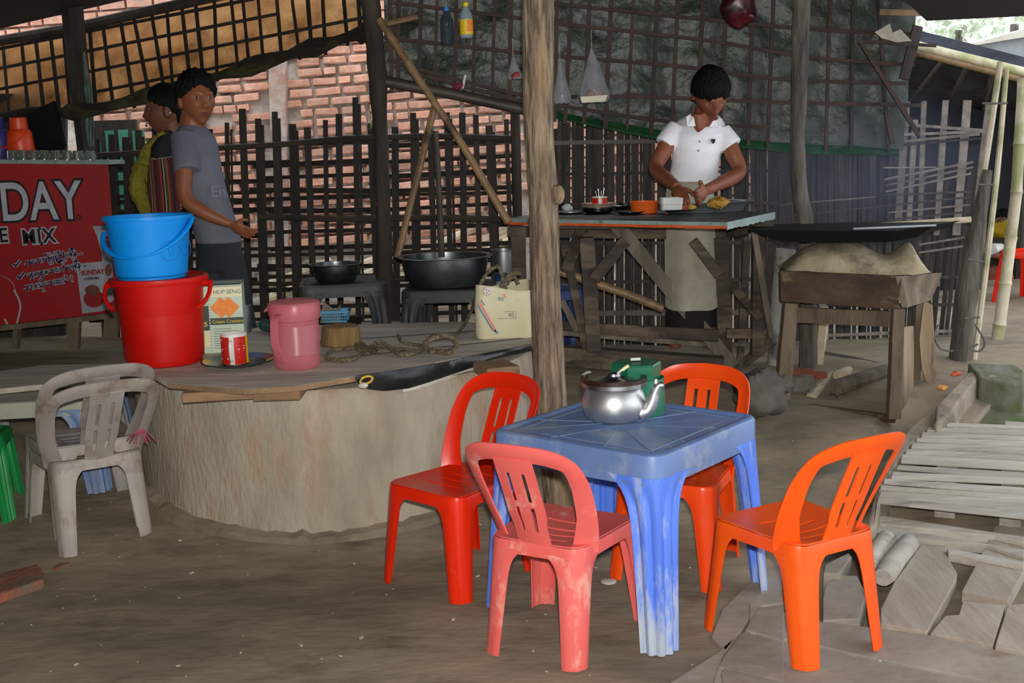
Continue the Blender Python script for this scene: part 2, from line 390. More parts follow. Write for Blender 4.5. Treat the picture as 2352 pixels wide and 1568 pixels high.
for (a, b, c, d, w, mname) in ((1262, 328, 1640, 322, 9, 'bamboo_dark'), (1262, 400, 1800, 392, 6, 'strip_grey'), (1262, 470, 1800, 466, 7, 'strip_grey'), (1262, 560, 1800, 556, 8, 'strip_grey'), (1262, 650, 1800, 640, 8, 'strip_grey'), (1262, 720, 1800, 716, 12, 'strip_pale'),
        (1790, 470, 2010, 452, 3, 'strip_pale'), (1790, 498, 2230, 452, 4, 'strip_grey'), (2046, 283, 2262, 300, 7, 'strip_pale'), (2044, 310, 2258, 302, 6, 'strip_pale'), (2060, 326, 2250, 308, 6, 'strip_pale'), (2050, 334, 2252, 318, 5, 'strip_grey'),
        (2030, 385, 2150, 384, 3, 'strip_pale'), (2032, 412, 2235, 372, 5, 'strip_pale'), (2034, 426, 2235, 384, 4, 'strip_pale'), (2034, 440, 2230, 398, 4, 'strip_pale'), (2030, 448, 2232, 440, 4, 'strip_grey'), (2040, 488, 2228, 470, 4, 'strip_pale'), (2040, 505, 2228, 486, 4, 'strip_grey'), (2110, 562, 2215, 545, 4, 'strip_pale'), (2110, 580, 2212, 565, 4, 'strip_pale'),
        (1790, 640, 2200, 636, 6, 'strip_grey'), (1790, 700, 2190, 700, 8, 'strip_grey'), (1890, 770, 2190, 760, 7, 'strip_pale')):
    mb = MB(); mb.bar(P(a, b, 7.72), P(c, d, 7.72), w * px(7.7), .012, up=(0, 1, 0), jit=.1, seg=6); mb.build('crosspiece', mname, wf, True)

# ------------------------------------------------------------------ tan awning screen, upper left
def sy(u): return 8.98 - u / 850 * .8
scr = thing('awning_screen', 'backlit tan tarpaulin on a dark bamboo grid hanging at upper left', 'awning', P(400, 260, 8.4))
def scr_fn(a, b):
    u = -420 + 1280 * a; top = 98 - .205 * u; low = tarp_low(max(0, min(u, 850))) - 8 + max(0, -u) * .12; v = top + (low - top) * b
    p = P(u, v, sy(u) + .05); p.y += .03 * noise.noise(Vector((u * .02, v * .03, 1))) - .25 * b; return p
mb = MB(); mb.grid(scr_fn, 84, 14); mb.build('tarpaulin', 'tarp_tan', scr, True, smooth=True, fix=False)
def sp_(u, v):
    top = 98 - .205 * u; low = tarp_low(max(0, min(u, 850))) - 8 + max(0, -u) * .12; b = (v - top) / (low - top)
    p = P(u, v, sy(u)); p.y -= .25 * b; return P(u, v, p.y - .02)
for a, b in ((-400, -390), (-350, -338), (-300, -287), (-250, -236), (-200, -186), (-155, -140), (-110, -95), (-70, -55), (-32, -16), (6, 22), (49, 67), (81, 103), (115, 139), (145, 162), (205, 221), (235, 261), (276, 309), (306, 347), (347, 380), (383, 398), (417, 439), (449, 469), (492, 499), (530, 548), (556, 574), (591, 606), (633, 648), (666, 689), (703, 717), (738, 748), (784, 799), (818, 830)):
    vt = 96 - .205 * a; vb = tarp_low(b) + max(0, -b) * .12 + RN.uniform(2, 14)
    mb = MB(); mb.bar(sp_(a, vt), sp_(b, vb), RN.uniform(6, 9) * px(8.3), .012, up=(0, 1, 0), jit=.06, seg=4); mb.build('upright', 'lattice', scr, True)
for y0, ua, ub in ((115, -410, 600), (160, -410, 640), (208, -410, 850), (254, 180, 850)):
    mb = MB(); mb.bar(sp_(ua, y0 - .19 * ua), sp_(ub, y0 - .2 * ub), 7 * px(8.3), .012, up=(0, 1, 0), jit=.06, seg=8)
    for q in mb.v: q.y -= .014
    mb.build('crosspiece', 'lattice', scr, True)
mb = MB(); mb.tube([P(-420, 178, 9.1), P(-60, 104, 8.9), P(160, 66, 8.75), P(430, 6, 8.5), P(600, -32, 8.4)], 12 * px(8.4), 8); mb.build('top_beam', 'post_dark', scr, True, smooth=True)
pts = cat_rom([sp_(u, tarp_low(u) - 6) for u in (-420, -200, 0, 110, 200, 330, 430, 520, 640, 750, 850)], 4)
mb = MB(); mb.tube([p + Vector((0, -.10, 0)) for p in pts], [(15 + 5 * math.sin(i * 1.3)) * px(8.2) for i in range(len(pts))], 10); mb.wobble(.02, 9); mb.build('thatch_edge', 'thatch', scr, True, smooth=True)

# ------------------------------------------------------------------ green tarpaulin screen behind the cook
gs = thing('tarpaulin_screen', 'dark green tarpaulin on a brown bamboo grid behind the cook', 'tarpaulin', P(1500, 330, 7.45))
def glow(u): return interp([(880, 186), (1200, 252), (1280, 262), (1530, 305), (1700, 325), (1850, 335), (2065, 346)], u)
def gY(u): return 7.5 - (u - 880) / 1200 * .08
def g_fn(a, b):
    u = 882 + (2100 - 882) * a; v = -60 + (glow(u) + 60) * b; ue = u - 40 * a * max(0, b - .1) + 10 * a
    p = P(ue, v, gY(u)); p.y += .035 * noise.noise(Vector((u * .012, v * .014, 5))) + .012 * noise.noise(Vector((u * .05, v * .05, 2))); return p
mb = MB(); mb.grid(g_fn, 90, 34); mb.build('tarpaulin', 'tarp_green', gs, True, smooth=True, fix=False)
for a, b in ((895, 900), (915, 914), (968, 962), (1005, 998), (1050, 1042), (1092, 1086), (1137, 1130), (1174, 1170), (1280, 1275), (1315, 1298), (1356, 1342), (1406, 1390), (1457, 1440), (1513, 1495), (1559, 1543), (1616, 1602), (1671, 1652), (1730, 1719), (1778, 1763), (1908, 1896), (1960, 1955), (2014, 2042)):
    mb = MB(); mb.bar(P(a, -40, 7.40), P(b, glow(b) + RN.uniform(0, 22), 7.40), RN.uniform(7, 10) * px(7.4), .012, up=(0, 1, 0), jit=.06, seg=5); mb.build('upright', 'strip_brown', gs, True)
for pts in ([(890, 4), (1200, 42), (1270, 52), (1620, 92), (1850, 130), (2100, 150)], [(880, 86), (1170, 118), (1270, 128), (1560, 152), (1800, 182), (2080, 152 + 40)], [(890, 136), (1000, 170), (1200, 218), (1270, 222), (1480, 222), (1800, 235), (2115, 242)], [(930, 162), (1200, 232), (1270, 240), (1530, 278), (1770, 292)], [(1270, 8), (1800, 62), (2100, 78)]):
    mb = MB(); r = [P(a, b, 7.372) for a, b in pts]
    for i in range(len(r) - 1): pass
    q = cat_rom(r, 4); wv = 8 * px(7.4)
    mb.loft([[p + Vector((0, -.005, -wv / 2)), p + Vector((0, .005, -wv / 2)), p + Vector((0, .005, wv / 2)), p + Vector((0, -.005, wv / 2))] for p in q]); mb.build('crosspiece', 'strip_brown', gs, True)
mb = MB(); mb.tube([P(868, 184, 7.36), P(1040, 216, 7.36), P(1215, 254, 7.36)], 13 * px(7.4), 10); mb.build('bottom_pole', 'bamboo_dark', gs, True, smooth=True)
def hem_fn(a, b):
    u = 1215 + (2065 - 1215) * a; h = interp([(1215, 12), (1530, 24), (1700, 18), (1850, 22), (2065, 14)], u); p = P(u, glow(u) - 4 + h * b, gY(u) - .03); p.y += .015 * math.sin(u * .05) + .01 * math.sin(b * 6); return p
mb = MB(); mb.grid(hem_fn, 60, 4); mb.build('hem', 'hem_green', gs, True, smooth=True, fix=False, solid=.004)
for (a, b, c, d, w, mn) in ((1975, 95, 2110, 310, 9, 'strip_brown'), (2108, 60, 2076, 182, 22, 'post_dark'), (1980, 95, 2150, 105, 7, 'post_dark'), (2020, 28, 2137, 30, 13, 'bamboo_tan'), (2020, 238, 2115, 242, 7, 'post_dark'), (2036, 255, 2050, 330, 12, 'strip_brown')):
    mb = MB(); mb.bar(P(a, b, 7.33), P(c, d, 7.30), w * px(7.3), .02, up=(0, 1, 0), jit=.04, seg=3); mb.build('stick', mn, gs, True)

# ------------------------------------------------------------------ posts, trunk and leaning poles
def pole(name, label, pts, Y, radpx, mname, n=10, wob=.0, sub=5, cat='post'):
    q = cat_rom([P(a, b, Y if not isinstance(Y, list) else Y[i]) for i, (a, b) in enumerate(pts)], sub)
    rr = [interp([(i / (len(radpx) - 1), r) for i, r in enumerate(radpx)], k / (len(q) - 1)) * q[k].y / FPX for k in range(len(q))]
    mb = MB(); mb.tube(q, rr, n)
    if wob: mb.wobble(wob, 7)
    o = mb.build(name, mname, smooth=True); tag(o, label, cat); return o
m = mat('bark', C('#a18d76'), C('#57493c'), scale=16, rough=.95, bump=1.0, bscale=30, stretch=(2.6, 2.6, .3), dirt=C('#a08262'), dscale=2.2, dlo=.52, dhi=.7, lo=.34, hi=.6)
mb = MB(); q = cat_rom([P(a, b, 5.3) for a, b in ((1236, -60), (1236, 90), (1236, 190), (1237, 300), (1244, 400), (1249, 480), (1251, 620), (1257, 760), (1265, 930), (1282, 1090), (1292, 1185))], 10)
prof = [(0, 35), (.25, 35), (.34, 33.5), (.42, 35), (.5, 33.5), (.62, 34), (.8, 38), (1, 41)]
rings = []
for i, p in enumerate(q):
    r = interp(prof, i / (len(q) - 1)) * px(5.3); ring = []
    for j in range(40):
        a = 2 * PI * j / 40; rr = r * (1 + .06 * noise.noise(Vector((math.cos(a) * 7, math.sin(a) * 7, p.z * 2.0))) + .03 * noise.noise(Vector((math.cos(a) * 16, math.sin(a) * 16, p.z * 5))))
        ring.append(p + Vector((math.cos(a) * rr, math.sin(a) * rr, 0)))
    rings.append(ring)
mb.loft(rings); trunk = mb.build('tree_trunk', 'bark', smooth=True, angle=60)
rt = thing('tree_trunk_post', 'rough barked tree trunk used as a post in the middle of the shop', 'trunk', trunk.location)
trunk.name = 'stem'; trunk.parent = rt; trunk.location = (0, 0, 0)
mb = MB(); mb.ell(P(1281, 447, 5.25), (.032, .03, .045), 14, 10); mb.build('knot', 'bark', rt, True, smooth=True)
pole('wooden_post', 'dark square wooden post behind the orange flask at the counter', [(165, 15), (182, 180), (200, 350), (206, 430)], 8.5, [25, 24, 22, 22], 'post_dark', 4)
pole('wooden_post', 'dark crooked post standing between the two washing bowls', [(842, -40), (858, 80), (872, 260), (880, 470), (884, 640), (890, 742)], 7.35, [22, 22, 18, 17, 19, 19], 'post_dark', 12, .012)
pole('wooden_post', 'short dark post at the end of the lattice fence by the trunk', [(1183, 250), (1188, 480), (1190, 700)], 7.5, [11, 11, 12], 'post_dark', 8)
pole('wooden_post', 'grey bent tree post standing behind the clay stove', [(1842, -30), (1838, 150), (1832, 330), (1838, 440), (1852, 540), (1856, 700), (1855, 850)], 6.95, [20, 19, 17, 18, 20, 21, 22], 'log', 12, .01)
pole('bamboo_pole', 'long tan bamboo pole leaning down from the crooked post', [(872, 45), (960, 180), (1060, 330), (1168, 512)], [7.2, 7.1, 7.0, 6.9], [9, 9, 9, 10], 'bamboo_tan', 8, cat='pole')
pole('bamboo_pole', 'pale bamboo pole propped behind the big bowl', [(1000, 235), (960, 400), (912, 592)], [7.35, 7.28, 7.2], [8, 8, 8], 'bamboo_tan', 8, cat='pole')
pole('wooden_pole', 'thin dark pole standing upright behind the big bowl', [(1000, 300), (1008, 440), (1014, 590)], 7.25, [7, 7, 8], 'bamboo_dark', 8, cat='pole')
pole('bamboo_stick', 'short grey bamboo stick tied to the crooked post near the roof', [(872, 58), (960, 38)], 7.3, [7, 7], 'bamboo_tan', 8, cat='pole')
pole('timber_log', 'thick weathered log post at the right end of the woven fence', [(2268, 392), (2240, 560), (2218, 700), (2202, 850)], 7.0, [10, 22, 25, 27], 'log', 14, .012)
pole('bamboo_pole', 'grey bamboo pole tied to the left of the log post', [(2298, 142), (2270, 330), (2246, 480)], 7.05, [7, 8, 8], 'bamboo_pale', 8, cat='pole')
pole('bamboo_pole', 'grey bamboo pole tied to the right of the log post', [(2312, 160), (2290, 400), (2262, 640), (2236, 838)], 6.98, [6, 7, 7, 7], 'bamboo_pale', 8, cat='pole')
bp = thing('bamboo_pole', 'greenish white bamboo pole standing alone at the right edge', 'pole', P(2283, 830, 7.6))
knots = [(2350, 180), (2341, 330), (2335, 440), (2322, 546), (2309, 650), (2296, 745), (2283, 832)]
for i in range(len(knots) - 1):
    a = P(*knots[i], 7.6); b = P(*knots[i + 1], 7.6); r = (12 + i * .5) * px(7.6); mb = MB()
    mb.tube([a, a.lerp(b, .04), a.lerp(b, .12), a.lerp(b, .88), a.lerp(b, .96), b], [r * 1.1, r, r * .96, r * .96, r, r * 1.1], 12); mb.build('culm', 'bamboo_pale', bp, True, smooth=True)
for (u0, v0, u1, v1) in ((2258, 236, 2315, 236), (2246, 424, 2282, 424), (2236, 484, 2268, 487), (2222, 595, 2262, 602), (2214, 732, 2248, 730)):
    pass
# ------------------------------------------------------------------ plastic materials
def plastic(name, c, c2, dirt, dlo=.6, dhi=.75, rough=.32, stretch=(1, 1, .5), ds=7, spec=.4):
    return mat(name, C(c), C(c2), scale=3, rough=rough, dirt=C(dirt), dscale=ds, dlo=dlo, dhi=dhi, spec=spec, stretch=stretch)
plastic('pl_red', '#e42c0b', '#d92309', '#c96b58', .66, .8, .28)
plastic('pl_pink', '#dd6660', '#d65c58', '#e6bba8', .56, .7, .42, (1, 1, .6), 4)
plastic('pl_orange', '#ef5c12', '#e64d0c', '#d88a68', .62, .8, .36)
plastic('pl_orange_red', '#ee4e10', '#df3c0a', '#d8764e', .64, .8, .3)
plastic('pl_grey', '#aba29b', '#96908c', '#7b6858', .5, .68, .55)
plastic('pl_blue', '#5c86ea', '#4a70d6', '#a9b4c4', .5, .64, .45, (1, 1, .25), 9)
plastic('pl_blue_top', '#6883b8', '#5a719f', '#8f99aa', .52, .7, .42, (1, 1, 1), 5)
plastic('pl_palegreen', '#a9ab9b', '#96998b', '#7d7a6c', .5, .7, .55)
plastic('pl_dark', '#3c3e3d', '#2b2d2e', '#4a5a60', .55, .72, .55, (1, 1, .3))
plastic('pl_navy', '#2b3f78', '#22305e', '#55698d', .55, .7, .5)
plastic('pl_redbkt', '#c8140c', '#ba100a', '#a84a40', .72, .85, .42, spec=.22)
plastic('pl_bluebkt', '#0d8fe8', '#0a82d8', '#1f5f92', .72, .8, .42, spec=.22)
mat('kettle_steel', C('#d2d3d4'), C('#bcbdbe'), scale=5, rough=.4, metal=.92)
mat('steel', C('#a8abad'), C('#8a8d8f'), scale=4, rough=.3, metal=1.0)
mat('steel_dark', C('#7d8183'), C('#4a4e50'), scale=4, rough=.33, metal=.9)
mat('alu', C('#9da2a6'), C('#84898d'), scale=4, rough=.42, metal=.9)
mat('brown_band', C('#34150f'), C('#24100c'), scale=6, rough=.35)
mat('green_plastic', C('#12684a'), C('#0f5a40'), scale=4, rough=.35)
mat('butt', C('#dfd9a6'), C('#cfc98c'), scale=20, rough=.8)
mat('silver_foil', C('#d7d7d4'), C('#a9a9a6'), scale=30, rough=.4, metal=.6)

# ------------------------------------------------------------------ rounded outline used by moulded seats and tops
def outline(corners, rad, nper=7):
    """corners counter-clockwise; returns points, cumulative length, total, corner positions"""
    pts = []; cs = []; n = len(corners)
    for i in range(n):
        p = Vector(corners[i]); a = (Vector(corners[i - 1]) - p).normalized(); b = (Vector(corners[(i + 1) % n]) - p).normalized()
        half = math.acos(max(-1, min(1, a.dot(b)))) / 2; d = rad / math.tan(half); c = p + (a + b).normalized() * (rad / math.sin(half))
        s = p + a * d; e = p + b * d; arc = []
        a0 = math.atan2(s.y - c.y, s.x - c.x); a1 = math.atan2(e.y - c.y, e.x - c.x)
        while a1 < a0: a1 += 2 * PI
        for k in range(nper): t = a0 + (a1 - a0) * k / (nper - 1); arc.append(c + Vector((math.cos(t), math.sin(t))) * rad)
        cs.append(len(pts) + nper // 2); pts += arc
    L = [0]
    for i in range(len(pts)): L.append(L[-1] + (pts[(i + 1) % len(pts)] - pts[i]).length)
    tot = L[-1]
    def at(s):
        s %= tot
        for i in range(len(pts)):
            if s <= L[i + 1]:
                t = (s - L[i]) / max(1e-9, L[i + 1] - L[i]); a = pts[i]; b = pts[(i + 1) % len(pts)]; return a.lerp(b, t)
        return pts[0]
    def nrm(s):
        d = at(s + .004) - at(s - .004); return Vector((d.y, -d.x)).normalized()
    return pts, at, nrm, tot, [L[c] for c in cs]
def half_width(pts, y):
    xs = []
    for i in range(len(pts)):
        a = pts[i]; b = pts[(i + 1) % len(pts)]
        if (a.y - y) * (b.y - y) <= 0 and abs(a.y - b.y) > 1e-9: xs.append(a.x + (b.x - a.x) * (y - a.y) / (b.y - a.y))
    return max(xs) if xs else 0

def leg_mesh(at, nrm, sc, z0, z1, dtop, dmid, dbot, splay, fl=.0, nf=10, nz=14, arch=.06, nfl=3):
    mb = MB(); rings = []
    for i in range(nz + 1):
        t = (i / nz) ** 1.5; z = z0 + (z1 - z0) * t
        D = dbot + (dmid - dbot) * (1 - t) + (dtop - dmid) * math.exp(-t / arch); r = []
        for j in range(nf + 1):
            sg = -1 + 2 * j / nf; p = at(sc + sg * D); nn = nrm(sc + sg * D)
            off = fl * (math.cos(sg * nfl * PI) - 1) * min(1, t * 6)
            p = p + nn * (off + .004) + Vector(splay) * t
            r.append(Vector((p.x, p.y, z)))
        rings.append(r)
    mb.loft(rings, cap=False, closed=False); return mb

def chair_meshes(w=1.0, top=.79, lean=1.0):
    sz = .4185; out = {}
    pts, at, nrm, tot, cs = outline([(-.172 * w, -.205), (.172 * w, -.205), (.203 * w, .207), (-.203 * w, .207)], .045)
    slots = [-.125, -.055, .015, .085]
    ys = sorted(set([-.2045, -.19] + [-.175 + i * .0225 for i in range(17)] + [.2, .2065] + [s + d for s in slots for d in (-.0055, .0055)]))
    nu = 16; mb = MB(); o = 0
    for y in ys:
        hw = half_width(pts, y)
        for k in range(nu + 1):
            u = -1 + 2 * k / nu; bend = .028 * (1 - u * u) * max(0, 1 - abs(y) / .22)
            v = y / .21
            mb.v.append(Vector((u * hw, y - bend, sz - .016 * (1 - u ** 2) * max(0, 1 - v * v) - .012 * max(0, v - .6) ** 2)))
    for i in range(len(ys) - 1):
        sl = any(abs((ys[i] + ys[i + 1]) / 2 - s) < .003 for s in slots)
        for k in range(nu):
            if sl and 4 <= k < 12: continue
            a = i * (nu + 1) + k; mb.f.append((a, a + nu + 1, a + nu + 2, a + 1))
    N = 72
    r0 = [at(tot * k / N) for k in range(N)]; n0 = [nrm(tot * k / N) for k in range(N)]
    mb.loft([[Vector((p.x, p.y, sz - .002)) for p in r0], [Vector((p.x + q.x * .003, p.y + q.y * .003, sz - .012)) for p, q in zip(r0, n0)], [Vector((p.x + q.x * .005, p.y + q.y * .005, sz - .046)) for p, q in zip(r0, n0)]], cap=False)
    out['seat'] = mb
    legs = []
    for ci, spl in ((0, (-.012, -.05)), (1, (.012, -.05)), (2, (.03 * w, .03)), (3, (-.03 * w, .03))):
        legs.append(leg_mesh(at, nrm, cs[ci], sz - .03, .002, .13, .072, .050, spl, fl=.002, arch=.07))
    out['leg'] = legs
    def bm_(x, v):
        t = max(0, (v - .40) / .39); yc = -.198 - .105 * lean * t ** 1.1; c = (2.3 - 1.45 * min(1, t)) / w ** 2
        return Vector((x, yc + c * x * x, v))
    k = top / .79
    path = cat_rom([Vector((-.196 * w, .385, 0)), Vector((-.212 * w, .47, 0)), Vector((-.224 * w, .56 * k, 0)), Vector((-.230 * w, .665 * k, 0)), Vector((-.208 * w, .750 * k, 0)), Vector((-.13 * w, .795 * k, 0)), Vector((0, .806 * k, 0))], 6)
    inner = []
    for i, p in enumerate(path):
        a = path[max(0, i - 1)]; b = path[min(len(path) - 1, i + 1)]; d = (b - a).normalized(); nn = Vector((d.y, -d.x, 0))
        if i == len(path) - 1: nn = Vector((0, -1, 0))
        wd = interp([(0, .075), (.25, .058), (.6, .056), (.8, .064), (1, .062)], i / (len(path) - 1)); inner.append(p + nn * wd)
    mb = MB(); rows = []
    for p, q in zip(path, inner):
        r = []
        for j in range(5):
            t = j / 4; s = p.lerp(q, t); m3_ = bm_(s.x, s.y); m3_.y += -.006 * (1 - (2 * t - 1) ** 2); r.append(m3_)
        rows.append(r)
    full = rows + [[Vector((-p.x, p.y, p.z)) for p in r] for r in rows[-2::-1]]
    mb.loft(full, cap=False, closed=False)
    xs = [-.072, -.062, -.036, -.021, 0, .021, .036, .062, .072]
    vs = [.752 * k, .735 * k, .70 * k, .66 * k, .62 * k, .585 * k, .565 * k, .53 * k, .49, .465, .44, .415, .395]
    o = len(mb.v)
    for v in vs:
        for x in xs:
            p = bm_(x * (1.0 - .12 * (v < .5)), v); mb.v.append(p)
    nx = len(xs)
    for i in range(len(vs) - 1):
        for j in range(nx - 1):
            vm = (vs[i] + vs[i + 1]) / 2
            if j in (2, 5) and (.586 * k < vm < .70 * k or .465 < vm < .564 * k): continue
            a = o + i * nx + j; mb.f.append((a, a + 1, a + nx + 1, a + nx))
    out['backrest'] = mb
    return out
CM = {}
def chair(label, mname, loc, rz, w=1.0, top=.79, group='plastic chairs', lean=1.55):
    key = (w, top, lean)
    t = thing('plastic_chair', label, 'chair', loc, rz, group)
    if key not in CM:
        ms = chair_meshes(w, top, lean); L = []
        L.append(('seat', ms['seat'].build('seat', mname, t, smooth=True, fix=False, solid=.005).data))
        L.append(('backrest', ms['backrest'].build('backrest', mname, t, smooth=True, fix=False, solid=.006).data))
        for lm in ms['leg']: L.append(('leg', lm.build('leg', mname, t, smooth=True, fix=False, solid=.005).data))
        CM[key] = L
    else:
        for n, me in CM[key]:
            d = me.copy(); d.materials.clear(); d.materials.append(MATS[mname]); o = bpy.data.objects.new(n, d); COL.objects.link(o); o.parent = t
    return t
chair('glossy red plastic chair turned away from the blue table beside the well', 'pl_red', (-.2445, 4.6896, 0), -3.8653)
chair('faded pink plastic chair with its back to the camera', 'pl_pink', (.1587, 4.0502, 0), -.529)
chair('orange plastic chair seen from behind at the right of the table', 'pl_orange', (.9772, 3.9773, 0.012), .5111)
chair('orange plastic chair on the far side of the blue table', 'pl_orange_red', (.6782, 4.7202, 0), 2.6711)
def seat_at(u, v, lx, ly, rz):
    g = PG(u, v); return Vector((g.x - (lx * math.cos(rz) - ly * math.sin(rz)), g.y - (lx * math.sin(rz) + ly * math.cos(rz)), g.z))
gl = seat_at(158, 1276, -.175, -.24, .58)
chair('dirty grey plastic chair at the bottom of the stack of two', 'pl_grey', gl + Vector((0, 0, -.004)), .58, 1.1, .80, 'stacked grey chairs', 2.8)
chair('dirty grey plastic chair on top of the stack of two', 'pl_grey', gl + Vector((-.03, .045, .055)), .58, 1.1, .80, 'stacked grey chairs', 2.8)

# ------------------------------------------------------------------ moulded plastic tables
def plastic_table(name, label, loc, rz, half, H, m_top, m_leg, splay=.04, apron=.075, lw=(.19, .105, .078), cat='table', ridges=True, group=None):
    t = thing(name, label, cat, loc, rz, group); h = half
    pts, at, nrm, tot, cs = outline([(-h, -h), (h, -h), (h, h), (-h, h)], .055, 9)
    N = 96; r0 = [at(tot * k / N) for k in range(N)]; n0 = [nrm(tot * k / N) for k in range(N)]
    def ring(off, z): return [Vector((p.x + q.x * off, p.y + q.y * off, z)) for p, q in zip(r0, n0)]
    mb = MB(); mb.loft([ring(-.03, H - .004), ring(-.022, H - .001), ring(-.008, H), ring(.0, H - .004), ring(.004, H - .014), ring(.004, H - apron)], cap=False)
    mb.f.append(tuple(range(N))); top = mb.build('tabletop', m_top, t, smooth=True, fix=False, solid=.005)
    d = splay / math.sqrt(2)
    for ci, (sx, sy_) in enumerate(((-1, -1), (1, -1), (1, 1), (-1, 1))):
        mb = leg_mesh(at, nrm, cs[ci], H - apron + .03, .002, lw[0], lw[1], lw[2], (sx * splay, sy_ * splay), fl=.007, nf=32, nz=16, arch=.085, nfl=4)
        mb.build('leg', m_leg, t, smooth=True, fix=False, solid=.006)
    if ridges:
        for k in range(4):
            a = k * PI / 2; ca_, sa_ = math.cos(a), math.sin(a)
            for q in (((.0, .05), (-.12 * h / .37, h * .88)), ((0, .05), (.12 * h / .37, h * .88)), ((-h * .86, h * .86), (-.02, .06)), ((-h * .82, h * .80), (h * .82, h * .80))):
                (x0, y0), (x1, y1) = q; p = Vector((x0 * ca_ - y0 * sa_, x0 * sa_ + y0 * ca_, H - .003)); r = Vector((x1 * ca_ - y1 * sa_, x1 * sa_ + y1 * ca_, H - .003))
                mb = MB(); mb.tube([p, p.lerp(r, .5), r], .0024, 6, sq=.9); mb.build('ridge', 'pl_palegreen' if m_top != 'pl_blue_top' else 'ridge_blue', top)
    return t
mat('ridge_blue', C('#6078a6'), C('#7a8290'), scale=9, rough=.5)
plastic_table('plastic_table', 'square scuffed blue plastic table holding the kettle', (.4301, 4.4063, 0), .8904, .3684, .703, 'pl_blue_top', 'pl_blue', apron=.11)

# kettle and green tissue canister on the blue table
TZ = .704
kc = PZ(1411, 962, TZ); ke = thing('kettle', 'dented steel kettle with a brown handle on the blue table', 'kettle', kc)
mb = MB(); mb.lathe([(.08, 0), (.098, .004), (.116, .022), (.1245, .052), (.124, .078), (.115, .106), (.101, .128), (.091, .140), (.088, .154), (.082, .156)], 40); mb.build('body', 'kettle_steel', ke, smooth=True, angle=60)
mb = MB(); mb.lathe([(.088, .150), (.086, .156), (.07, .163), (.045, .170), (.03, .173), (.028, .182), (.012, .186), (.003, .187)], 32); lid = mb.build('lid', 'steel', ke, smooth=True)
mb = MB(); mb.tube([(.014, -.01, .183), (.026, -.012, .193), (.036, -.013, .199)], [.006, .007, .0065], 10); mb.build('knob_wrap', 'silver_foil', lid, smooth=True)
mb = MB(); mb.tube([(.033, -.013, .197), (.05, -.014, .209), (.058, -.014, .213)], .0068, 10); mb.build('knob', 'butt', lid, smooth=True)
sp0 = Vector((.100, -.045, .035)); q = cat_rom([sp0, sp0 + Vector((.024, -.008, .010)), sp0 + Vector((.042, -.012, .045)), sp0 + Vector((.052, -.014, .078)), sp0 + Vector((.066, -.016, .104)), sp0 + Vector((.084, -.018, .108))], 5)
mb = MB(); mb.tube(q, [interp([(0, .034), (.3, .027), (.6, .018), (.85, .0135), (1, .013)], i / (len(q) - 1)) for i in range(len(q))], 16); spo = mb.build('spout', 'kettle_steel', ke, smooth=True)
mb = MB(); mb.box(sp0 + Vector((.056, -.016, .122)), (.012, .008, .02)); mb.build('spout_tab', 'silver_foil', spo, bevel=.002)
def hring(a0, a1, R0, z, w, hgt, til, n=30):
    rings = []
    for i in range(n + 1):
        a = math.radians(a0 + (a1 - a0) * i / n); c = Vector((math.cos(a), math.sin(a), 0)); zz = z + til * math.cos(a - math.radians(100)) * -1
        p = c * R0 + Vector((0, 0, zz)); rings.append([p - c * w + Vector((0, 0, -hgt)), p + c * w + Vector((0, 0, -hgt)), p + c * w + Vector((0, 0, hgt)), p - c * w + Vector((0, 0, hgt))])
    return rings
mb = MB(); mb.loft(hring(150, 395, .122, .150, .004, .013, .0)); hd = mb.build('handle', 'steel', ke, smooth=True)
mb = MB(); mb.loft(hring(152, 393, .119, .161, .010, .008, .0)); mb.build('handle_grip', 'brown_band', hd, smooth=True)
mb = MB(); mb.tube([(-.118, .06, .165), (-.10, .055, .178), (-.085, .05, .18)], .005, 8); mb.build('handle_lug', 'silver_foil', hd, smooth=True)
gcn = PZ(1462, 946, TZ); gr = thing('tissue_canister', 'dark green plastic tissue canister with a hexagonal cap behind the kettle', 'canister', gcn)
mb = MB(); mb.lathe([(.116, 0), (.116, .003), (.111, .14), (.1105, .143), (.106, .143), (.106, .03)], 40, cap=False); mb.build('cup', 'green_plastic', gr, smooth=True)
hx = lambda r, z: [Vector((r * math.cos(PI / 6 + .62 + PI / 3 * k), r * math.sin(PI / 6 + .62 + PI / 3 * k), z)) for k in range(6)]
mb = MB(); mb.loft([hx(.101, .02), hx(.101, .196), hx(.097, .203), hx(.03, .205)]); cap = mb.build('cap', 'green_plastic', gr)
mb = MB(); mb.box((0, 0, .206), (.05, .026, .003), Matrix.Rotation(.1, 3, 'Z')); mb.build('slot_shade', 'painted_shade', cap)  # dark plate on the cap paints the shade of its slot
mb = MB(); mb.box((.0, .012, .211), (.04, .003, .014), Matrix.Rotation(.1, 3, 'Z')); mb.build('tissue', mat('paper', C('#c9d3cf'), C('#aebdb6'), rough=.9), cap)
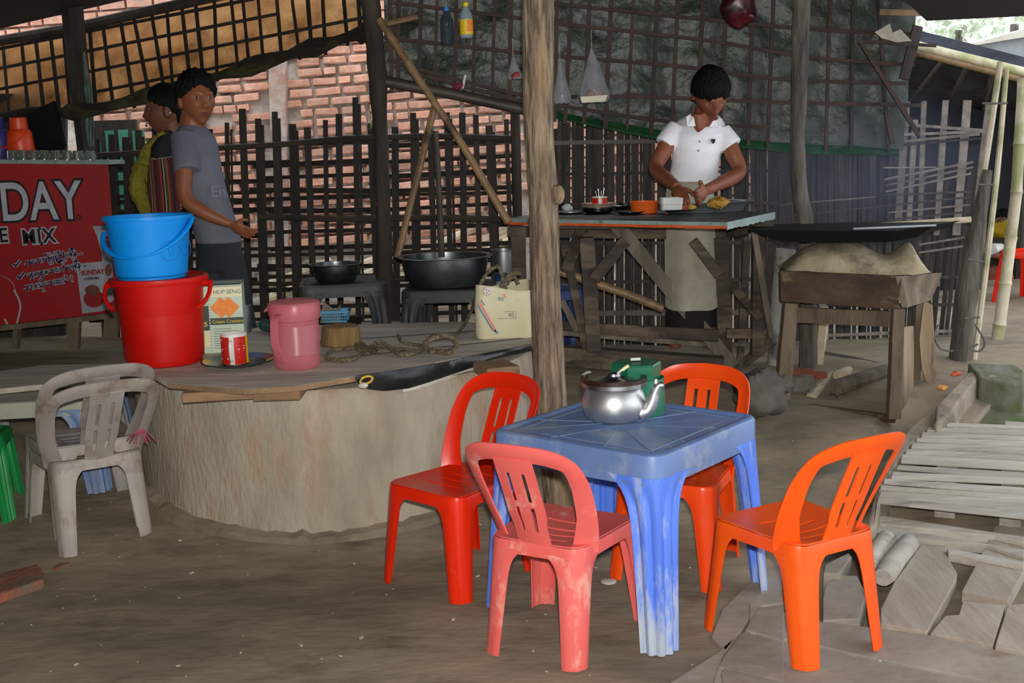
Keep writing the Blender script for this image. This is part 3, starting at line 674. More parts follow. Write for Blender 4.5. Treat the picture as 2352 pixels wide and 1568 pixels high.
# ------------------------------------------------------------------ round concrete well and the board on it
def streaky(name, c1, c2, st1, st2):
    m = mat(name, C(c1), C(c2), scale=3.0, rough=.92, bump=.45, bscale=30, dirt=C(st1), dscale=2.6, dlo=.54, dhi=.74, stretch=(1.8, 1.8, .6))
    return m
streaky('well_concrete', '#aea493', '#958a79', '#a37a60', '#000000')
mat('well_grey', C('#8f8c84'), C('#7c776d'), scale=4, rough=.9, bump=.3)
mat('board', C('#c6beb2'), C('#a59c91'), scale=3.2, rough=.8, bump=.3, bscale=14, stretch=(.6, 3, 3), dirt=C('#dcd5ca'), dscale=2.4, dlo=.55, dhi=.75)
mat('board_edge', C('#96785a'), C('#6e5740'), scale=6, rough=.85, bump=.3)
mat('wood_block', C('#9a7b5c'), C('#75593f'), scale=6, rough=.85, bump=.4, stretch=(.4, 3, 3))
mat('black_rubber', C('#17181a'), C('#2b2d30'), scale=8, rough=.35, bump=.4, bscale=10, dirt=C('#8a8c8d'), dscale=7, dlo=.6, dhi=.75)
mat('white_plastic', C('#cfcac0'), C('#b4ad9f'), scale=8, rough=.6)
mat('yellow_plastic', C('#d9b23a'), C('#c29a28'), scale=8, rough=.5)
WC = Vector((-.93, 6.16, 0)); WR = 1.04; WT = .722
wl = thing('well', 'round concrete well wall under the wooden board', 'well', (WC.x, WC.y, .0))
mb = MB(); n = 96; prof = [(WR * 1.012, -.05), (WR * 1.006, .1), (WR, .3), (WR * .998, .6), (WR * .992, WT - .02), (WR * .975, WT), (WR * .88, WT), (WR * .87, -.05)]
rings = []
for r, z in prof:
    ring = []
    for j in range(n):
        a = 2 * PI * j / n; rr = r + .012 * noise.noise(Vector((math.cos(a) * 3, math.sin(a) * 3, z * 3))); ring.append(Vector((rr * math.cos(a), rr * math.sin(a), z)))
    rings.append(ring)
mb.loft(rings, cap=False); mb.build('wall', 'well_concrete', wl, smooth=True)
mb = MB(); rings = []
for z, off in ((-.05, .05), (.10, .035), (.16, .012), (.2, 0)):
    ring = []
    for j in range(160):
        a = 2 * PI * j / 160; g = G(WC.x + WR * math.cos(a), WC.y + WR * math.sin(a)); k = .045 * noise.noise(Vector((a * 14, 2, 0))) + .03 * noise.noise(Vector((a * 40, 2, 0)))
        zz = g - .03 + max(0, (z + .05)) * .35 * (1 + 4 * k) + k * .35 * (z > 0)
        rr = WR * 1.012 + off * .9 - .02 * (z > .15); ring.append(Vector((rr * math.cos(a), rr * math.sin(a), zz)))
    rings.append(ring)
mb.loft(rings, cap=False); mb.build('mud_skirt', 'earth', wl, smooth=True)
mb = MB(); rings = []
for r, z in ((WR * .985, WT - .002), (WR * .95, WT + .012), (WR * .9, WT + .012), (WR * .86, WT - .03)):
    rings.append([Vector((r * math.cos(2 * PI * j / n), r * math.sin(2 * PI * j / n), z)) for j in range(n)])
mb.loft(rings, cap=False); mb.build('rim', 'well_grey', wl, smooth=True)
BZ = .79
bpoly = [(283, 822), (385, 878), (470, 886), (560, 893), (680, 886), (820, 863), (1000, 832), (1222, 790), (1290, 775), (1262, 752), (1060, 738), (830, 744), (600, 750), (420, 785)]
bw = [PZ(u, v, BZ) for u, v in bpoly]
bd = thing('well_cover', 'grey wooden board laid over the concrete well', 'board', (WC.x, WC.y, BZ - .03))
mb = MB(); mb.prism(bw, (0, 0, -.024)); mb.build('board', 'board', bd, True, bevel=.003)
# plank seams on the board
for (a, b, c, d) in ((640, 790, 1215, 752), (760, 824, 1210, 776)):
    pa = PZ(a, b, BZ + .0015); pb = PZ(c, d, BZ + .0015); mb = MB(); mb.bar(pa, pb, .006, .004); mb.build('seam', 'post_dark', bd, True)
mb = MB(); eg = [PZ(u, v, BZ) for u, v in bpoly[1:7]]
mb.loft([[p + Vector((0, -.003, -.001)), p + Vector((0, -.003, -.024)), p + Vector((0, .006, -.024)), p + Vector((0, .006, -.001))] for p in eg]); mb.build('board_edge', 'board_edge', bd, True)
for (u, v, L, w, h, a) in ((500, 905, .30, .09, .042, .12), (640, 903, .20, .10, .042, .0), (1140, 852, .16, .10, .05, .35)):
    c = PZ(u, v, BZ - .046); mb = MB(); mb.box(c + Vector((0, .05, 0)), (L, w + .1, h), Matrix.Rotation(a, 3, 'Z')); mb.build('spacer_block', 'wood_block', bd, True, bevel=.004)
# black inner tube strip hanging on the board edge
ts = thing('rubber_strip', 'torn black rubber strip nailed along the board edge of the well', 'rubber strip', PZ(1010, 850, BZ - .06))
mb = MB(); row = cat_rom([PZ(u, v, BZ) for u, v in ((818, 864), (900, 852), (1000, 836), (1100, 815), (1222, 791))], 8)
low = [.02, .06, .075, .082, .05, .03]
rings = []
for i, p in enumerate(row):
    t = i / (len(row) - 1); h = interp([(0, .02), (.08, .06), (.2, .085), (.35, .09), (.55, .068), (.75, .05), (.8, .03), (1, .032)], t); bl = .012 * math.sin(t * 14)
    rings.append([p + Vector((0, .004, .004)), p + Vector((0, -.008, .002)), p + Vector((0, -.016 + bl * .5, -h * .3)), p + Vector((0, -.012 + bl, -h * .7)), p + Vector((0, .0, -h))])
mb.loft(rings, cap=False, closed=False); st = mb.build('strip', 'black_rubber', ts, True, smooth=True, fix=False, solid=.004)
mb = MB(); a = [r[4] + Vector((0, -.004, 0)) for r in rings[10:24]]
mb.loft([[p, p + Vector((0, -.003, 0)), p + Vector((0, -.003, -.014)), p + Vector((0, 0, -.014))] for p in a]); mb.build('white_edge', 'white_plastic', ts, True)
c = rings[3][2] + Vector((0, -.008, 0))
mb = MB(); mb.tube([c + Vector((math.cos(t) * .026 + .01 * math.sin(t), -.004, math.sin(t) * .017)) for t in [2 * PI * k / 14 for k in range(15)]], .0055, 6); mb.build('buckle', 'yellow_plastic', ts, True, smooth=True)
mb = MB(); mb.ell(rings[0][4] + Vector((.03, -.01, -.02)), (.022, .012, .014)); mb.build('plastic_knot', 'white_plastic', ts, True, smooth=True)

# ------------------------------------------------------------------ buckets, tin, pitcher, tray, mug on the board
def onb(u, v): return PZ(u, v, BZ)
bk = onb(380, 832); pm = bk.y / FPX
rb_ = thing('bucket', 'tall red plastic bucket with a lid standing on the well board', 'bucket', bk)
mb = MB(); H = 190 * pm; mb.lathe([(.075 * 0 + 78 * pm, 0), (84 * pm, .006), (86 * pm, .02), (98 * pm, H * .9), (100 * pm, H), (97 * pm, H), (90 * pm, .03)], 44, cap=True); mb.build('body', 'pl_redbkt', rb_, smooth=True)
mb = MB(); mb.lathe([(100 * pm, H - .004), (110 * pm, H - .002), (112 * pm, H + .012), (111 * pm, H + .024), (104 * pm, H + .028), (96 * pm, H + .016), (.01, H + .018)], 44); mb.build('lid', 'pl_redbkt', rb_, smooth=True)
for sgn in (-1, 1):
    ang = .12; d = Vector((sgn * math.cos(ang), -sgn * math.sin(ang) * .3, 0)); c = d * (110 * pm) + Vector((0, 0, H - .012))
    mb = MB(); mb.tube([c - d * .02, c + d * .03], .016, 12); mb.build('handle_lug', 'pl_redbkt', rb_, smooth=True)
    c2 = d * (122 * pm) + Vector((0, -.02, H - .012))
    mb = MB(); q = cat_rom([c2 + Vector((0, 0, .005)), c2 + Vector((sgn * .0, -.03, -.04)), c2 + Vector((-sgn * .02, -.06, -.08)), c2 + Vector((-sgn * .05, -.075, -.105))], 5); mb.tube(q, .010, 8, sq=.7); mb.build('handle', 'pl_redbkt', rb_, smooth=True)
bz2 = bk + Vector((-.03, 0, H + .0185)); pm2 = pm
bb = thing('bucket', 'bright blue plastic bucket with a bail handle on the red bucket lid', 'bucket', bz2)
H2 = 144 * pm; mb = MB(); mb.lathe([(74 * pm, 0), (76 * pm, .003), (76 * pm, .012), (80 * pm, .02), (93 * pm, H2 - .022), (94 * pm, H2 - .02), (101 * pm, H2 - .018), (101 * pm, H2 - .001), (99 * pm, H2), (95 * pm, H2 - .003), (78 * pm, .03)], 48); mb.build('body', 'pl_bluebkt', bb, smooth=True)
q = []
for i in range(25):
    a = PI + PI * i / 24; x = 102 * pm * math.cos(a); yv = 96 * pm * math.sin(a)
    til = .62; q.append(Vector((x, yv * math.cos(til) - .004, H2 - .05 + yv * math.sin(til) * 1.15 + x * .14)))
mb = MB(); mb.tube(q, .0125, 10, sq=.75); mb.build('handle', 'pl_bluebkt', bb, smooth=True)
def ringtube(cx, cz, rx, rz, rad):
    pts = []
    for k in range(17):
        t = 2 * PI * k / 16; x = cx + rx * math.cos(t); z = cz + rz * math.sin(t); R_ = (80 + (z - .02) / (H2 - .04) * 13) * pm + .001
        pts.append(Vector((x, -math.sqrt(max(0, R_ * R_ - x * x)), z)))
    m_ = MB(); m_.tube(pts, rad, 5); return m_
mat('blue_mark', C('#19649c'), rough=.5)
ringtube(.128, H2 * .45, .034, .046, .0012).build('letter_mark', 'blue_mark', bb); ringtube(.132, H2 * .46, .008, .026, .0012).build('letter_mark', 'blue_mark', bb); ringtube(.178, H2 * .47, .014, .042, .0012).build('letter_mark', 'blue_mark', bb)
# cracker tin
mat('tin_print', C('#c5d6bf'), C('#b4c7b0'), scale=4, rough=.35)
mat('tin_cream', C('#dcd8ae'), rough=.4); mat('tin_green', C('#12301c'), rough=.4); mat('tin_orange', C('#ee9420'), C('#e2741a'), scale=30, rough=.5); mat('tin_yellow', C('#e4c21c'), rough=.4); mat('tin_blue', C('#3d4f63'), rough=.4); mat('tin_white', C('#d5dbd3'), rough=.4)
tp = onb(497, 806); pm = tp.y / FPX; tl = math.radians(9)
tin = thing('cracker_tin', 'printed square cracker tin standing behind the mug', 'tin', tp + Vector((.03, .04, 0)), tl)
tw, td, th = 104 * pm, 92 * pm, 158 * pm
mb = MB(); mb.box((0, 0, th / 2), (tw, td, th)); mb.build('body', 'tin_print', tin, bevel=.004)
mb = MB()
for s, e in (((-1, -1), (1, -1)), ((1, -1), (1, 1)), ((1, 1), (-1, 1)), ((-1, 1), (-1, -1))):
    mb.tube([(s[0] * tw / 2, s[1] * td / 2, th), (e[0] * tw / 2, e[1] * td / 2, th)], .0035, 6)
mb.build('rim', 'steel', tin)
fz = -td / 2 - .0012
def plate(n_, x0, x1, z0, z1, m_, y=fz, p=None):
    mb = MB(); mb.box(((x0 + x1) / 2 * tw, y, (z0 + z1) / 2 * th), ((x1 - x0) * tw, .0012, (z1 - z0) * th)); return mb.build(n_, m_, p or tin)
plate('print_band', -.22, .5, .82, .97, 'tin_cream'); plate('print_band', -.22, .5, .415, .515, 'tin_green', fz - .0004); plate('print_band', -.5, -.22, .34, .70, 'tin_green', fz - .0004); plate('print_band', -.5, -.36, .1, .34, 'tin_yellow'); plate('print_band', -.36, -.22, .1, .34, 'tin_cream')
plate('print_edge', -.235, -.215, .02, .98, 'tin_white', fz - .0006)
for k in range(22): plate('print_stitch', -.232, -.218, .03 + k * .043, .05 + k * .043, 'tin_blue', fz - .0012)
for k in range(15): plate('print_stitch', -.18 + k * .045, -.155 + k * .045, .965, .978, 'tin_blue', fz - .001)
for k in range(9): plate('print_line', -.16, RN.uniform(.2, .46), .35 - k * .035, .357 - k * .035, 'tin_blue', fz - .0004)
for cx in (.03, .2):
    mb = MB(); s = .155 * th; cz = .665 * th; mb.prism([(cx * tw - s, fz - .001 - cx * .003, cz), (cx * tw, fz - .001 - cx * .003, cz - s), (cx * tw + s, fz - .001 - cx * .003, cz), (cx * tw, fz - .001 - cx * .003, cz + s)], (0, -.0012, 0)); mb.build('print_cracker', 'tin_orange', tin)
Mt = Matrix.Rotation(PI / 2, 4, 'X')
def tx(body, size, x, z, m_, parent, y, **k): return text_mesh('lettering', body, size, MATS[m_], Matrix.Translation((x, y, z)) @ Mt, parent, **k)
tx('HUP SENG', .029, .040, .865 * th, 'tin_blue', tin, fz - .0015, align='CENTER', shear=.2); tx('Cream Crackers', .0225, .036, .44 * th, 'tin_yellow', tin, fz - .002, align='CENTER'); tx('rs', .05, -.36 * tw, .40 * th, 'tin_yellow', tin, fz - .002, align='CENTER')
# tray and mug
tr = onb(548, 836); pm = tr.y / FPX
mat('tray_print', C('#1a1a1c'), C('#252529'), scale=6, rough=.22)
mat('tray_red', C('#8d1f22'), rough=.3); mat('tray_blue', C('#20458c'), rough=.3)
ty = thing('serving_tray', 'small oval black printed tray under the red mug', 'tray', tr)
mb = MB(); mb.lathe([(52 * pm, .002), (60 * pm, .002), (84 * pm, .022), (86 * pm, .022), (86 * pm, .025), (83 * pm, .025), (58 * pm, .008), (.005, .008)], 44, sy=1.05); mb.build('dish', 'tray_print', ty, smooth=True)
for a0, a1, m_ in ((50, 85, 'tray_blue'), (15, 48, 'tray_red'), (-12, 12, 'tin_yellow'), (170, 200, 'tin_yellow')):
    mb = MB(); rr = []
    for k in range(9):
        a = math.radians(a0 + (a1 - a0) * k / 8); c = Vector((math.cos(a), math.sin(a) * 1.05, 0)); rr.append([c * (64 * pm) + Vector((0, 0, .0125)), c * (81 * pm) + Vector((0, 0, .0248))])
    mb.loft(rr, cap=False, closed=False); mb.build('rim_print', m_, ty, fix=False, solid=.001)
mg = tr + Vector((-4 * pm, -.02, .0085)); mu = thing('mug', 'white mug with red snowflake print on the small black tray', 'mug', mg)
mat('china', C('#dcdad6'), rough=.15); mat('mug_red', C('#c4281f'), rough=.2)
hm = 72 * pm; r_ = 30 * pm
mb = MB(); mb.lathe([(r_ * .9, 0), (r_ * .97, .003), (r_, .01), (r_, hm - .002), (r_ * .97, hm), (r_ * .92, hm - .002), (r_ * .9, .01), (.003, .008)], 32); mb.build('cup', 'china', mu, smooth=True)
for a0, a1, m_ in ((-172, -100, 'mug_red'), (-80, -22, 'mug_red'), (-22, 2, 'tin_yellow')):
    mb = MB(); rr = [[Vector((math.cos(math.radians(a)) * (r_ + .0006), math.sin(math.radians(a)) * (r_ + .0006), z)) for z in (.004, hm * .5, hm - .014)] for a in [a0 + (a1 - a0) * k / 10 for k in range(11)]]
    mb.loft(rr, cap=False, closed=False); pr = mb.build('print', m_, mu, smooth=True, fix=False, solid=.0006)
    if m_ == 'mug_red':
        for k in range(9):
            a = math.radians(RN.uniform(a0 + 8, a1 - 8)); z = RN.uniform(.012, hm - .02); c = Vector((math.cos(a), math.sin(a), 0)) * (r_ + .0012) + Vector((0, 0, z)); mb = MB(); s = RN.choice((.0016, .0016, .0045)); mb.box(c, (s * 2, .001, s * .5), Matrix.Rotation(a + PI / 2, 3, 'Z')); mb.box(c, (s * .5, .001, s * 2), Matrix.Rotation(a + PI / 2, 3, 'Z')); mb.build('snowflake', 'china', pr)
mb = MB(); q = cat_rom([(0, -r_ + .002, hm * .78), (0, -r_ - .024, hm * .76), (0, -r_ - .03, hm * .5), (0, -r_ - .02, hm * .2), (0, -r_ + .002, hm * .14)], 5); mb.tube(q, .007, 10, sq=.8); mb.build('handle', 'china', mu, smooth=True)
# pink pitcher
pp = onb(684, 844); pm = pp.y / FPX
mat('pink_clear', C('#e88f9a'), C('#e18491'), scale=3, rough=.3, alpha=.55, transl=.3)
pi_ = thing('pitcher', 'translucent pink plastic pitcher with a lid on the well board', 'pitcher', pp)
Hh = 150 * pm; pr = [(40 * pm, .001), (50 * pm, .006), (54 * pm, .018), (53.5 * pm, .04)]
for z in (.05, .06, .07): pr += [(54.5 * pm, z), (53.2 * pm, z + .005)]
for z in (.2, .213, .226): pr += [(55 * pm, z), (53.7 * pm, z + .006)]
pr += [(55 * pm, Hh - .07), (58 * pm, Hh - .066), (58.5 * pm, Hh)]
mb = MB(); mb.lathe(pr, 40, cap=True); mb.build('body', 'pink_clear', pi_, smooth=True)
mb = MB(); mb.lathe([(60 * pm, Hh - .045), (60.5 * pm, Hh), (58 * pm, Hh + .012), (40 * pm, Hh + .02), (.004, Hh + .016)], 40)
mb.loft([[Vector((-52 * pm, -.03, Hh + .01)), Vector((-52 * pm, .03, Hh + .01)), Vector((-52 * pm, .03, Hh - .02)), Vector((-52 * pm, -.03, Hh - .02))], [Vector((-70 * pm, -.008, Hh - .026)), Vector((-70 * pm, .008, Hh - .026)), Vector((-70 * pm, .008, Hh - .034)), Vector((-70 * pm, -.008, Hh - .034))]])
mb.build('lid', 'pink_clear', pi_, smooth=True)
d = Vector((-.42, -.9, 0)).normalized()
q = [d * (57 * pm) + Vector((0, 0, Hh - .03)), d * (78 * pm) + Vector((0, 0, Hh - .05)), d * (82 * pm) + Vector((0, 0, Hh * .55)), d * (76 * pm) + Vector((0, 0, Hh * .36)), d * (53 * pm) + Vector((0, 0, Hh * .12))]
mb = MB(); sd = Vector((-d.y, d.x, 0)); mb.loft([[p + sd * .017 - d * .004, p - sd * .017 - d * .004, p - sd * .017 + d * .006, p + sd * .017 + d * .006] for p in cat_rom(q, 4)]); mb.build('handle', 'pink_clear', pi_, smooth=True)
# chopping block
cb = onb(784, 792); pm = cb.y / FPX; mat('block_end', C('#8f7349'), C('#6b5436'), scale=7, rough=.9, bump=.6, bscale=16, stretch=(3, 3, .3))
mb = MB(); mb.lathe([(44 * pm, 0), (47 * pm, .01), (44 * pm, 44 * pm), (42 * pm, 46 * pm), (.004, 48 * pm)], 18, cb); mb.wobble(.006, 14); o = mb.build('chopping_block', 'block_end', smooth=True, angle=30); tag(o, 'short round wooden chopping block behind the pink pitcher', 'block')
# rope with coil, tied to the cut jerrycan
mat('rope', C('#8a7d62'), C('#4e4536'), scale=60, rough=.95, bump=.8, bscale=120, stretch=(1, 1, 1))
rp = thing('rope', 'knotted brown rope lying on the board and tied to the jerrycan', 'rope', onb(900, 800))
def braid(pts, r, sub=10, n=7):
    q = cat_rom(pts, sub); mb = MB(); s = 0.0; out = []
    for i, p in enumerate(q):
        if i: s += (q[i] - q[i - 1]).length
        out.append(s)
    mb.tube(q, [r * (1 + .14 * math.sin(k * 900 * .0 + out[k] * 260)) for k in range(len(q))], n); return mb
def ob(u, v, dz=.012): return PZ(u, v, BZ + dz)
braid([ob(748, 822), ob(760, 806), ob(800, 800), ob(850, 798), ob(905, 800), ob(960, 804), ob(1005, 800)], .009).build('strand', 'rope', rp, True, smooth=True)
braid([ob(748, 822), ob(770, 826), ob(805, 827), ob(830, 812), ob(850, 796, .03), ob(875, 785, .05), ob(895, 798, .03), ob(920, 815), ob(950, 812), ob(975, 800, .02), ob(990, 806), ob(1025, 808)], .010).build('strand', 'rope', rp, True, smooth=True)
braid([ob(815, 800), ob(830, 788, .03), ob(850, 806, .02), ob(870, 808, .03), ob(860, 796, .04), ob(840, 800, .02), ob(818, 790, .03), ob(826, 806, .02)], .010).build('strand', 'rope', rp, True, smooth=True)
braid([ob(915, 770, .05), ob(922, 782, .05), ob(945, 790, .03), ob(975, 795, .03), ob(992, 808, .02)], .009).build('strand', 'rope', rp, True, smooth=True)
for k in range(4):
    cc = ob(1012, 792, .045) + Vector((.0, .01 * k, 0)); t0 = k * .7
    pts = [cc + Vector((math.cos(t + t0) * .075, math.sin(t * 2 + k) * .03, math.sin(t + t0) * .042)) for t in [2 * PI * j / 12 for j in range(13)]]
    braid(pts, .012, 4).build('coil', 'rope', rp, True, smooth=True)
jc = onb(1160, 771)
braid([ob(1035, 778, .02), ob(1062, 752, .03), ob(1082, 715, .08), P(1098, 665, jc.y), P(1118, 628, jc.y), P(1142, 612, jc.y), P(1152, 628, jc.y), P(1158, 652, jc.y)], .0095).build('strand', 'rope', rp, True, smooth=True)
for (pts) in ([(1158, 655), (1170, 630), (1196, 628)], [(1160, 648), (1180, 636), (1190, 652)], [(1152, 640), (1168, 648), (1150, 656), (1164, 664)]):
    braid([P(a, b, jc.y - .01 * i) for i, (a, b) in enumerate(pts)], .011, 6).build('knot', 'rope', rp, True, smooth=True)
# cut jerrycan
mat('jerry', C('#cdc8a8'), C('#b8b08c'), scale=3.5, rough=.55, dirt=C('#97905f'), dscale=3, dlo=.58, dhi=.8)
pm = jc.y / FPX; jr = thing('jerrycan', 'cut off white jerrycan used as a water bucket beside the trunk', 'jerrycan', jc)
pts, at, nrm, tot, cs = outline([(-66 * pm, -.12), (66 * pm, -.12), (66 * pm, .12), (-66 * pm, .12)], .04, 7); N = 64
def jring(off, z, wav=0):
    r = []
    for k in range(N):
        s = tot * k / N; p = at(s); nn = nrm(s); zz = z
        if wav: zz = z + .018 * math.sin(k / N * 4 * PI + 1.2)
        r.append(Vector((p.x + nn.x * off, p.y + nn.y * off, zz)))
    return r
Hj = 118 * pm
mb = MB(); mb.loft([jring(-.012, .0), jring(-.002, .006), jring(.004, .03), jring(.004, Hj * .6), jring(-.002, Hj * .9), jring(-.006, Hj, 1)], cap=False); mb.f.append(tuple(range(N))); mb.build('body', 'jerry', jr, smooth=True, fix=False, solid=.004)
mb = MB(); mb.lathe([(.022, 0), (.024, .004), (.02, .01), (.003, .011)], 20, (-36 * pm, -.122, Hj - .012), Matrix.Rotation(PI / 2, 3, 'X')); ptc = mb.build('cap_disc', 'white_plastic', jr, smooth=True)
for dx, dz in ((-.006, .008), (.007, .003), (-.003, -.008)):
    mb = MB(); mb.lathe([(.0028, 0), (.0028, .003)], 8, (-36 * pm + dx, -.1335, Hj - .012 + dz), Matrix.Rotation(PI / 2, 3, 'X')); mb.build('hole_shade', 'post_dark', ptc)  # raised dark discs paint the shade inside the cap holes
mat('ink_blue', C('#4c7f98'), C('#3a6683'), rough=.6); mat('ink_red', C('#d8776a'), rough=.6); mat('ink_dark', C('#55605f'), rough=.6)
def dash(x0, z0, x1, z1, w, m_):
    mb = MB(); mb.bar((x0, -.1265, z0), (x1, -.1265, z1), w, .001, up=(0, 1, 0)); mb.build('print', m_, jr)
dash(-.125, .20, -.045, .045, .010, 'ink_red'); dash(-.135, .185, -.06, .05, .007, 'ink_blue'); dash(-.115, .21, -.10, .18, .006, 'ink_blue'); dash(-.055, .05, -.035, .035, .012, 'ink_blue'); dash(.0, .235, .012, .215, .008, 'ink_red')
for a in (((-.03, .11), (.06, .11)), ((.06, .11), (.06, .145)), ((.0, .145), (.05, .145))): dash(*a[0], *a[1], .0018, 'ink_dark')
tx('40', .03, .02, .118, 'ink_dark', jr, -.1275); tx('90', .03, -.03, .20, 'ink_blue', jr, -.1275)
# ------------------------------------------------------------------ low tables with the washing bowls behind the well
def low_table(label, uc, vtop, half, Y, zrot, mt, ml):
    c = P(uc, vtop, Y); g = G(c.x, Y); H = c.z - g
    return plastic_table('low_plastic_table', label, (c.x, Y, g), zrot, half, H, mt, ml, splay=.03, apron=.07, lw=(.17, .10, .08), ridges=False), c
t1, c1 = low_table('dark low plastic table under the smaller steel bowl', 788, 645, .26, 7.25, .12, 'pl_dark', 'pl_dark')
t2, c2 = low_table('dark low plastic table under the big steel bowl', 1040, 655, .27, 7.05, -.08, 'pl_dark', 'pl_dark')
def bowl(label, u, v, Y, rpx, hpx, c0):
    m = px(Y); c = P(u, v, Y); c.z = c0.z + .002; mb = MB(); r = rpx * m; h = hpx * m
    mb.lathe([(r * .70, 0), (r * .78, .004), (r * .90, h * .35), (r * .955, h * .72), (r * .965, h - .006), (r * 1.07, h - .004), (r * 1.085, h), (r * 1.07, h + .002), (r * .95, h), (r * .93, h * .7), (r * .75, .012), (.004, .01)], 48, c)
    o = mb.build('steel_bowl', 'steel_dark', smooth=True, angle=50); return tag(o, label, 'bowl')
bowl('smaller dark steel bowl on the low table left of the crooked post', 772, 640, 7.25, 57, 40, c1)
bowl('big dark steel bowl on the low table right of the crooked post', 1024, 650, 7.05, 103, 68, c2)
# pots and bits around
def pot(name, label, u, v0, v1, Y, rpx, mname, cat, rim=1.08):
    a = P(u, v0, Y); m = px(Y); r = rpx * m; b = P(u, v1, Y); h = a.z - b.z
    mb = MB(); mb.lathe([(r * .92, 0), (r, .01), (r, h - .01), (r * rim, h - .006), (r * rim, h), (r * .96, h), (r * .95, .02), (.004, .016)], 32, b); o = mb.build(name, mname, smooth=True); return tag(o, label, cat)
pz = PZ(566, 762, BZ); pot('cooking_pot', 'tall aluminium cooking pot half hidden behind the cracker tin', 562, 700, 762, pz.y, 17, 'alu', 'pot')
a = PZ(640, 758, BZ); mb = MB(); q = [PZ(588, 746, BZ + .035), PZ(600, 745, BZ + .035), PZ(606, 746, BZ + .035), PZ(640, 752, BZ + .035), PZ(662, 756, BZ + .035)]
mat('teal_bottle', C('#2f5a50'), C('#26463f'), scale=5, rough=.35); mb.tube(q, [.012, .016, .034, .035, .034], 14); o = mb.build('bottle', 'teal_bottle', smooth=True); tag(o, 'dark teal bottle lying on the board behind the pink pitcher', 'bottle')
mat('basket_blue', C('#5aa6cf'), C('#4894be'), rough=.5)
bk_ = thing('basket', 'small light blue perforated plastic basket beneath the low table', 'basket', P(772, 745, 7.0))
p = P(772, 735, 7.0); w_, d_, h_ = 62 * px(7), .12, 22 * px(7)
for sx_, sy_, L in ((0, -1, w_), (0, 1, w_), (-1, 0, d_), (1, 0, d_)):
    n_ = 11 if sy_ else 6
    for k in range(n_ + 1):
        t = -.5 + k / n_; a = Vector((t * w_ * .86 if sy_ else sx_ * w_ / 2 * .86, sy_ * d_ / 2 * .86 if sy_ else t * d_ * .86, 0)); b = Vector((t * w_ if sy_ else sx_ * w_ / 2, sy_ * d_ / 2 if sy_ else t * d_, h_))
        mb = MB(); mb.bar(p + a, p + b, .004, .004, up=(0, 1, 0)); mb.build('rib', 'basket_blue', bk_, True)
    for k, z in enumerate((0, .33, .66, 1.0)):
        f_ = .86 + .14 * z; a = Vector((-w_ / 2 * f_ if sy_ else sx_ * w_ / 2 * f_, sy_ * d_ / 2 * f_ if sy_ else -d_ / 2 * f_, h_ * z)); b = Vector((w_ / 2 * f_ if sy_ else sx_ * w_ / 2 * f_, sy_ * d_ / 2 * f_ if sy_ else d_ / 2 * f_, h_ * z))
        mb = MB(); mb.bar(p + a, p + b, .005 if z < 1 else .012, .005 if z < 1 else .016); mb.build('hoop', 'basket_blue', bk_, True)
mb = MB(); mb.box(p + Vector((0, 0, -.003)), (w_ * .86, d_ * .86, .005)); mb.build('base', 'basket_blue', bk_, True)
mb = MB(); mb.box(p + Vector((0, .02, -.06)), (.28, .26, .106)); o = mb.build('wooden_crate', 'post_dark', bevel=.004); tag(o, 'low dark wooden crate under the blue basket behind the well', 'crate')
mb = MB(); q = [P(735, 742, 6.95), P(782, 745, 6.95), P(782, 700, 6.98), P(770, 712, 6.98), P(742, 692, 6.98)]; mb.prism(q, (0, .01, 0)); o = mb.build('cardboard_flap', mat('cardboard', C('#8d8778'), C('#6b6457'), scale=5, rough=.9)); tag(o, 'torn grey cardboard flap standing beside the blue basket', 'cardboard')
jb = thing('bottle', 'clear bottle with a blue cap behind the jerrycan', 'bottle', P(1154, 690, 6.85)); b0 = P(1154, 690, 6.85); m = px(6.85)
mat('clear_plastic', C('#a9b9c4'), rough=.15, alpha=.45)
mb = MB(); mb.lathe([(13 * m, 0), (14 * m, .01), (14 * m, 38 * m), (12 * m, 46 * m)], 20, b0); mb.build('body', 'clear_plastic', jb, True, smooth=True)
mb = MB(); mb.lathe([(13 * m, 46 * m), (13 * m, 62 * m), (12 * m, 64 * m), (.003, 64 * m)], 20, b0); mb.build('cap', 'pl_navy', jb, True, smooth=True)
pot('cooking_pot', 'grey aluminium pot standing between the big bowl and the serving table', 1160, 572, 690, 7.3, 28, 'alu', 'pot')
plastic_table('plastic_stool', 'dark blue plastic stool in the shade behind the serving table', (P(1268, 700, 7.28).x, 7.28, G(0, 7.28)), .3, .17, .47, 'pl_navy', 'pl_navy', splay=.035, apron=.06, lw=(.12, .06, .045), cat='stool', ridges=False)

# ------------------------------------------------------------------ serving table
mat('table_wood', C('#4a3e35'), C('#2b241f'), scale=5, rough=.8, bump=.4, bscale=16, stretch=(.5, 2, 2), vary=.18, dirt=C('#67594a'), dscale=3)
mat('table_wood_pale', C('#7a6f62'), C('#4c443b'), scale=5, rough=.85, bump=.4, bscale=16, stretch=(2, 2, .4), vary=.1)
mat('cloth_teal', C('#93a5a1'), C('#778a86'), scale=7, rough=.5, dirt=C('#3d4443'), dscale=6, dlo=.58, dhi=.7)
mat('oilcloth', C('#454f4e'), C('#2a302f'), scale=7, rough=.45, dirt=C('#3d4443'), dscale=5, dlo=.55, dhi=.7)
mat('orange_trim', C('#d8602a'), C('#b9481c'), scale=12, rough=.55)
SZ = 1.342
fl_ = PZ(1160, 503, SZ); fr_ = PZ(1668, 512, SZ); br_ = PZ(1778, 488, SZ); bl_ = fl_ + (br_ - fr_)
st = thing('serving_table', 'tall rough wooden serving table where the cook works', 'table', ((fl_.x + fr_.x) / 2, (fl_.y + br_.y) / 2, .45))
